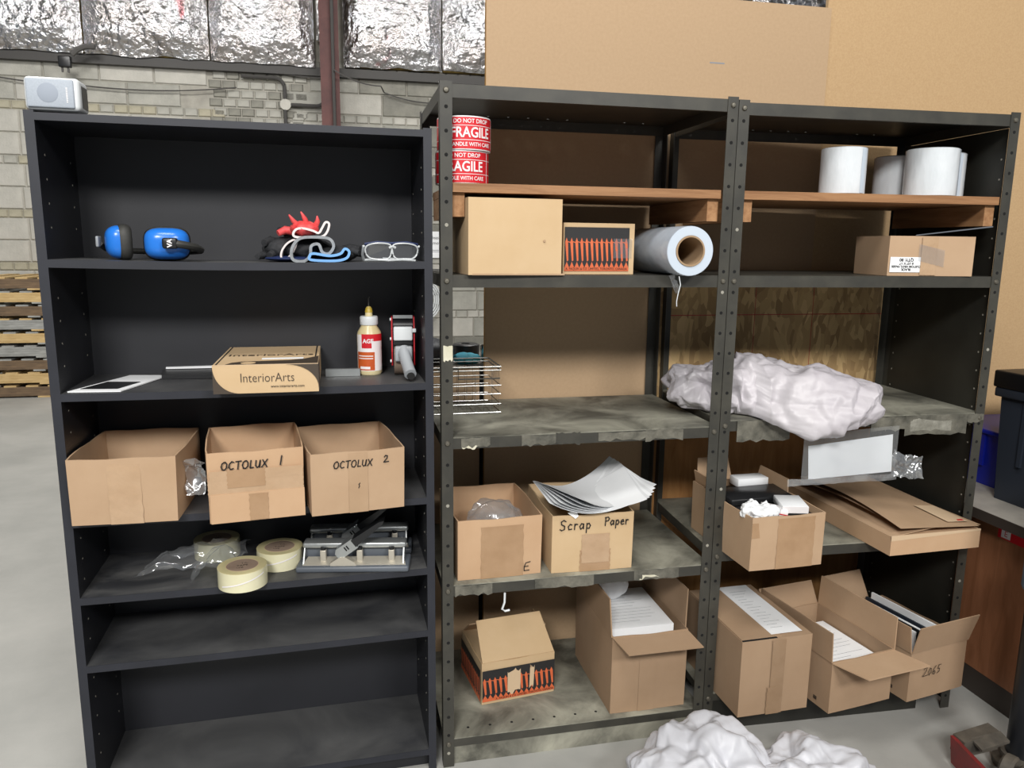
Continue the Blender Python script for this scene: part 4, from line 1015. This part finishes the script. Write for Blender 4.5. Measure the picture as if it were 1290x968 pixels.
tag(lump('paper_packet', 'paper', lambda d: Vector((cx+.06+.05*d.x, cy+.065+.045*d.y, Z+.178+.016*d.z)), .014, 14, 90, 60, 6, cells=(30,)), 'crumpled white paper packets at the front of the supplies box', 'paper')
fc = thing('flat_carton', 'flat cardboard tray box with a loose lid, jutting out at right', 'box', (1.492, -.15, Z), 1.5)
MB().box(0, .362, 0, .60, 0, .066).build('tray', 'kraft_warm', fc)
MB().prism([(0, -.0008, .052), (.362, -.0008, .062), (.362, -.0008, .068), (0, -.0008, .07)], (0, .004, 0)).build('front_edge', 'kraft_edge', fc)
slab((.0, .002, .067), (.0, .58, .067), (1, 0, .10), .20, t=.003, taper=.01, name='inner_flap', mt='kraft', parent=fc)
MB().grid(lambda u, v: Vector((.03+.33*u+.02*(1-v), .02+.57*v, .074+.016*math.sin(math.pi*v)*(1-u)+.012*(1-u))), 12, 16).build('lid_under', 'kraft_inner', fc, True)
MB().grid(lambda u, v: Vector((.05+.32*u-.02*(1-v), -.004+.60*v, .080+.022*math.sin(math.pi*v)*(1-u)+.016*(1-u))), 12, 16).build('lid', 'kraft_inner', fc, True)
MB().grid(lambda u, v: Vector((.25+.085*u, .03+.16*v, .0835+.022*math.sin(math.pi*(.05+.27*v))*(.36-.2*u)+.016*(.36-.2*u))), 5, 6).build('shipping_label', 'kraft_edge', fc, True)
MB().box(.30, .325, .038, .05, .088, .0885).build('label_mark', 'ink_red', fc)

# --- bottom level, middle bay: torn pencil box and tall open carton
Z = .1008
a = carton('pencil_box', 'torn pencil printed box with its top flap open, on the bottom shelf', .157, .165, Z, 7.1, .274, .25, .157, 'kraft_light', bulge=.002)
pencils(a, .272, .118, 14, Matrix.Translation((.001, -.0045, .012)))
pencils(a, .24, .118, 12, Matrix.Translation((-.0045, .245, .012)) @ Matrix.Rotation(R(-90), 4, 'Z'))
text('A. PAQUIN & CO. LIMITED, TORONTO, CANADA', .0105, 'ink', a, .16, -.0062, .0175, sx=.95)
def torn(x0, x1, z0, z1, sd):
    rnd = random.Random(sd); n = 7
    P = [(x0+(x1-x0)*i/n, -.0064, z0+rnd.uniform(0, .014)+.012*i/n) for i in range(n+1)]+[(x1-(x1-x0)*i/n+rnd.uniform(-.004, .004), -.0064, z1+rnd.uniform(-.016, .0)) for i in range(n+1)]
    MB().prism(P, (0, .0004, 0)).build('torn_patch', 'kraft_edge', a)
torn(.094, .142, .02, .124, 2); torn(.176, .192, .026, .128, 5)
slab((.002, .002, .156), (.272, .002, .156), (.0, .72, .62), .155, name='flap', mt='kraft_light', parent=a, taper=.012)
slab((.002, .248, .156), (.002, .004, .156), (1, 0, -.12), .09, name='flap', mt='kraft_light', parent=a)
slab((.272, .10, .156), (.272, .248, .156), (.2, .2, 1), .05, name='flap', mt='kraft_light', parent=a)
slab((.27, .248, .156), (.004, .248, .156), (0, -.5, .5), .06, name='flap', mt='kraft_inner', parent=a)
a = carton('tall_carton', 'tall open carton of wrapped papers with its flaps out, middle bay floor', .583, .026, Z, .4, .276, .40, .288, 'kraft_shaded', flare=.002)
slab((0, .0, .286), (.276, .0, .286), (.18, -1, -.14), .10, name='flap', mt='kraft_shaded', parent=a, taper=.004)
slab((0, .40, .286), (0, .0, .286), (-.05, 0, 1), .135, name='flap', mt='kraft_shaded', parent=a, taper=.012)
slab((.276, .02, .286), (.276, .40, .286), (.06, 0, 1), .135, name='flap', mt='kraft_shaded', parent=a, taper=.012)
slab((.276, .40, .286), (.0, .40, .286), (0, .05, 1), .13, name='flap', mt='kraft_shaded', parent=a, taper=.01)
strip(a, .10, .16, .0, .27, w=.276, h=.288, y=-.002, mt='kraft_shaded', wob=0)
def docs(label, x, y, z, rz, w, d, h, tilt=0, lines=11):
    t = thing('document_stack', label, 'papers', (x, y, z)); t.rotation_euler = (R(tilt), 0, R(rz))
    MB().box(0, w, 0, d, 0, h).build('sheets', 'paper', t)
    mb = MB(); rnd = random.Random(int(x*100))
    for k in range(lines): mb.box(w*.08, w*rnd.uniform(.45, .92), d*(.9-.075*k), d*(.9-.075*k)+.0014, h, h+.0003)
    mb.build('printed_lines', 'print_grey', t); return t
docs('printed white documents lying in the tall open carton', .60, .09, Z+.10, 0, .235, .30, .18, 0)
tag(lump('paper_bundle', 'paper', lambda d: Vector((.68+.065*d.x, .345+.05*d.y, Z+.325+.045*d.z)), .008, 14, 60, 36, 12), 'rounded white wrapped bundle at the back of the tall carton', 'paper bundle')

# --- bottom level, right bay
Z = .1508
k_ = .969
a = carton('document_carton', 'closed carton with a printed sheet taped to its top, beside the post', .968, -.150, Z, 1.5, .262, .39, .272, 'kraft_shaded', closed=True, bulge=.003)
strip(a, .11, .16, .0, .268, w=.262, h=.5, y=-.002, mt='tape_shaded', wob=.0004); strip(a, .10, .15, .0, .10, w=.262, h=.5, y=-.004, mt='tape_shaded')
MB().box(.002, .150, .01, .385, .2722, .2755).build('flap', 'kraft_shaded', a)
MB().box(.002, .13, .0, .008, .272, .2735).build('flap_gap', 'hole_black', a)
t = MB().box(.118, .235, .02, .382, .2758, .2766).build('packing_slip', 'paper', a)
mb = MB()
for k in range(14): mb.box(.14, .14+.08*random.uniform(.4, .95), .06+.021*k, .0615+.021*k, .2766, .2769)
mb.build('printed_lines', 'print_grey', t)
a = carton('wide_open_carton', 'open carton with wide flaps, between the closed and numbered cartons', 1.280, -.192, Z, 8, .268, .37, .188, 'kraft_shaded', bulge=.003)
slab((0, .37, .186), (0, .0, .186), (-.04, 0, 1), .105, name='flap', mt='kraft_shaded', parent=a, taper=.002)
slab((.268, .0, .186), (.268, .37, .186), (.03, 0, 1), .115, name='flap', mt='kraft', parent=a, taper=.004)
slab((0, .0, .186), (.268, .0, .186), (.28, -1, .0), .125, name='flap', mt='kraft', parent=a, taper=.004)
slab((.268, .37, .186), (.0, .37, .186), (0, .4, 1), .09, name='flap', mt='kraft_shaded', parent=a, taper=.01)
docs('printed papers inside the wide flapped carton', 1.322, -.14, Z+.005, 8, .21, .28, .13)
MB().box(-.0035, -.0025, .055, .07, .02, .032).build('print_mark', 'print_brown', a)
a = carton('numbered_carton', 'open carton hand-numbered in ink on its front, at far right', 1.590, -.186, Z, 10, .270, .37, .186, 'kraft_shaded', bulge=.003)
slab((0, .0, .184), (.272, .0, .184), (.06, -.22, 1), .105, name='flap', mt='kraft_shaded', parent=a, taper=-.006)
slab((0, .37, .184), (0, .0, .184), (-.1, 0, 1), .095, name='flap', mt='kraft_shaded', parent=a, taper=.004)
slab((.2, .37, .184), (.0, .37, .184), (-.2, .3, 1), .12, name='flap', mt='kraft_shaded', parent=a, taper=.004)
hand('2065', a, .055, -.0072, .085, .036, wid=.0026, sp=.1, mt='print_brown')
MB().box(-.0035, -.0025, .06, .075, .02, .032).build('print_mark', 'print_brown', a)
fo = thing('file_folders', 'dark folders with white sheets standing in the numbered carton', 'folders', (1.605, -.15, Z+.006), 10)
for k, (mt, hh) in enumerate((('kraft_inner', .20), ('paper', .215), ('black_plastic', .21), ('paper', .20), ('tote_grey', .20), ('paper', .212), ('black_plastic', .19))):
    MB().box(.02+.03*k, .028+.03*k, .02, .32, 0, hh).build('folder', mt, fo)

# --- crumpled plastic on the floor
def heap(cx_, cy_, rx, ry, h, peak=0):
    def f(d):
        x = cx_+rx*d.x; y = cy_+ry*d.y; z = h*.42+h*.5*d.z
        return Vector((x, y, z))
    return f
tag(lump('poly_bag', 'poly_floor', heap(.77, -.33, .21, .19, .23), .026, 6, 200, 120, 2, None, .002, cells=(7,)), 'crumpled white plastic bag on the floor below the tall carton', 'plastic bag')
tag(lump('poly_bag', 'poly_floor', heap(1.09, -.44, .18, .17, .20), .024, 6.5, 200, 120, 15, None, .002, cells=(7,)), 'crumpled white plastic bag on the floor below the closed carton', 'plastic bag')
tag(sheet('plastic_film', 'clear_film', lambda u, v: (.55+.16*u, -.42+.2*v, .02+.05*u), .02, 16, 40, 40, 6), 'clear film spilling left of the white plastic on the floor', 'plastic wrap')

# ================================================================== RIGHT: desk, totes, pallet jack
dk = thing('desk', 'brown wooden desk with a grey top at the right edge', 'desk', (2.0, -.35, 0))
MB().box(0, 1.3, -.6, .92, .722, .752).build('desk_top', 'desk_top', dk); MB().box(-.003, 0, -.6, .92, .716, .754).build('top_edging', 'desk_edge', dk)
MB().box(.07, .09, -.55, .9, .10, .722).build('side_panel', 'desk_wood', dk); MB().box(.072, .088, -.55, .9, 0, .10).build('plinth', 'desk_edge', dk)
MB().box(.09, 1.28, .86, .88, 0, .722).build('back_panel', 'desk_wood', dk)
rl = thing('shelf_tag', 'red and white tag stuck under the desk top edge', 'tag', (2.0685, -.155, .652))
MB().box(0, .0012, 0, .15, 0, .042).build('backing', 'label_red', rl); MB().box(-.0004, 0, .095, .135, .005, .037).build('white_square', 'label_white', rl)
text('E', .03, 'label_red', rl, -.0006, .115, .021, rot=Matrix.Rotation(R(-90), 4, 'Z') @ FRONT)
def tote(label, x, y, z, rz, w, d, h, mt, lid=True, name='storage_tote'):
    t = thing(name, label, 'storage tote', (x, y, z), rz)
    def wall_(u, v, ins=0):
        s = .9+.1*v; P = [(-1, -1), (1, -1), (1, 1), (-1, 1)]
        return None
    mb = MB(); a_ = .05
    lo = [(a_*w/2, a_*d/2), (w-a_*w/2, a_*d/2), (w-a_*w/2, d-a_*d/2), (a_*w/2, d-a_*d/2)]; hi = [(0, 0), (w, 0), (w, d), (0, d)]
    mb.add([(p[0], p[1], 0) for p in lo]+[(p[0], p[1], h*.8) for p in hi], [(3, 2, 1, 0), (0, 1, 5, 4), (1, 2, 6, 5), (2, 3, 7, 6), (3, 0, 4, 7), (4, 5, 6, 7)])
    mb.build('tub', mt, t)
    rbox('rim', mt, t, -.018, w+.018, -.018, d+.018, h*.8, h*.87, .006)
    for k in range(1, 4): MB().box(-.006, .004, d*k/4-.008, d*k/4+.008, h*.3, h*.8).build('rib', mt, t)
    if lid: rbox('lid', 'tote_black', t, -.024, w+.024, -.024, d+.024, h*.87, h, .008)
tote('dark grey storage tote with a black lid on the desk', 2.17, -.30, .7525, 2, .5, .44, .50, 'tote_grey')
tote('blue storage bin behind the dark tote on the desk', 2.25, .22, .7525, 0, .5, .28, .27, 'tote_blue', False, 'storage_bin')
pj = thing('pallet_jack', 'worn red pallet jack with a black handle post at lower right', 'pallet jack', (1.85, -.36, 0))
MB().prism([(-.285, -.45, .02), (-.20, .02, .02), (-.20, .035, .11), (-.285, -.43, .11)], (.014, -.002, 0)).box(-.27, -.15, -.40, -.3, .095, .105).build('fork_side', 'jack_red', pj)
text('VR', .04, 'label_white', pj, -.2445, -.20, .065, rot=Matrix.Rotation(R(81+180), 4, 'Z') @ FRONT)
MB().prism([(-.195, .035, .06), (-.04, .05, .06), (-.04, .05, .125), (-.19, .035, .115)], (0, -.05, 0)).prism([(-.155, -.05, .10), (-.04, -.04, .11), (-.04, .0, .12), (-.155, .0, .11)], (0, 0, .008)).build('frame', 'jack_steel', pj)
for yy in (-.09, -.15):
    MB().lathe([(.018, -.02), (.045, -.02), (.052, -.013), (.052, .013), (.045, .02), (.018, .02), (.018, -.02)], 28, (-.085, yy, .053), Matrix.Rotation(R(25), 4, 'Z') @ Matrix.Rotation(R(90), 4, 'X')).build('wheel', 'jack_steel', pj, True)
MB().lathe([(0, 0), (.08, 0), (.08, .02), (.06, .03), (.06, .05), (0, .05)], 30, (.035, -.02, .0)).build('pivot_base', 'jack_steel', pj, True)
MB().lathe([(0, .05), (.046, .05), (.046, 1.05), (0, 1.05)], 28, (.035, -.02, 0)).build('handle_post', 'pole_black', pj, True)
MB().lathe([(.0, 0), (.06, 0), (.064, .01), (.064, .10), (.06, .11), (0, .11)], 24, (.035, -.02, .625)).build('clip', 'clip_blue', pj, True)
# ================================================================== BEHIND: pallets and bench clutter
def pallet(label, x, y, z, mts):
    p = thing('pallet', label, 'pallet', (x, y, z), 0, 'wooden pallets stacked by the block wall'); W_, D_ = 1.2, 1.0
    for yy in (0, D_/2-.02, D_-.04): MB().box(0, W_, yy, yy+.04, .018, .118).build('stringer', mts[0], p)
    for k in range(6):
        xx = k*(W_-.12)/5; MB().box(xx, xx+.12, 0, D_, .118, .134).build('deck_board', mts[1], p)
    for xx in (0, .54, 1.08): MB().box(xx, xx+.12, 0, D_, 0, .018).build('bottom_board', mts[1], p)
    return p
combos = [('pallet_brown', 'pallet_tan'), ('pallet_tan', 'pallet_tan'), ('pallet_brown', 'pallet_grey'), ('pallet_grey', 'pallet_grey'), ('pallet_tan', 'pallet_grey'), ('pallet_grey', 'pallet_tan'), ('pallet_brown', 'pallet_grey'), ('pallet_tan', 'pallet_grey'), ('pallet_brown', 'pallet_tan'), ]
ords = ['bottom', 'second from the bottom', 'third from the bottom', 'fourth from the bottom', 'middle', 'fourth from the top', 'third from the top', 'second from the top', 'top']
for k in range(9):
    pallet('worn wooden pallet, %s of the stack by the block wall' % ords[k], -4.10+[0, .03, -.02, .02, .05, 0, -.02, .03, .0][k], 6.9, .001+k*.146, combos[k])
wbk = thing('workbench', 'bench top with clutter seen behind the wire basket', 'workbench', (-.45, .67, 0))
MB().box(0, 1.25, 0, .55, 1.18, 1.215).build('bench_top', 'desk_top', wbk)
for xx in (.02, 1.17):
    for yy in (.02, .47): MB().box(xx, xx+.06, yy, yy+.06, 0, 1.18).build('leg', 'dark_conduit', wbk)
tag(lump('teal_cloth', 'teal', el(.21, .84, 1.237, .05, .05, .02), .006, 20, 40, 26, 3), 'teal cloth lying on the bench behind the basket', 'cloth')
t = thing('tape_disc', 'black roll lying behind the teal cloth on the bench', 'roll', (.24, 1.05, 1.2165)); MB().lathe([(.02, 0), (.055, 0), (.06, .01), (.06, .05), (.05, .055), (.02, .055), (.02, 0)], 28).build('roll', 'black_plastic', t, True)
t = thing('steel_mug', 'small shiny metal cup on the bench beside the fibreboard edge', 'cup', (.305, .86, 1.2165)); MB().lathe([(0, 0), (.03, 0), (.034, .07), (.032, .07), (.028, .004), (0, .004)], 28).build('cup_body', 'chrome', t, True)
MB().tube([(.033, 0, .06), (.055, 0, .055), (.055, 0, .02), (.032, 0, .015)], .004, 6).build('handle', 'chrome', t, True)
tag(lump('grey_bag', 'tote_grey', el(.02, .9, 1.262, .14, .12, .045), .01, 8, 50, 30, 7), 'dark grey bag slumped on the bench beside the bookcase', 'bag')

for o in bpy.data.objects:
    if o.name.split('.')[0] in ('bolt_holes', 'lit_holes', 'shelf_pin_holes', 'panel_holes', 'shelf_holes', 'printed_lines', 'mesh_wires', 'band_wires', 'badge'): o['kind'] = 'stuff'
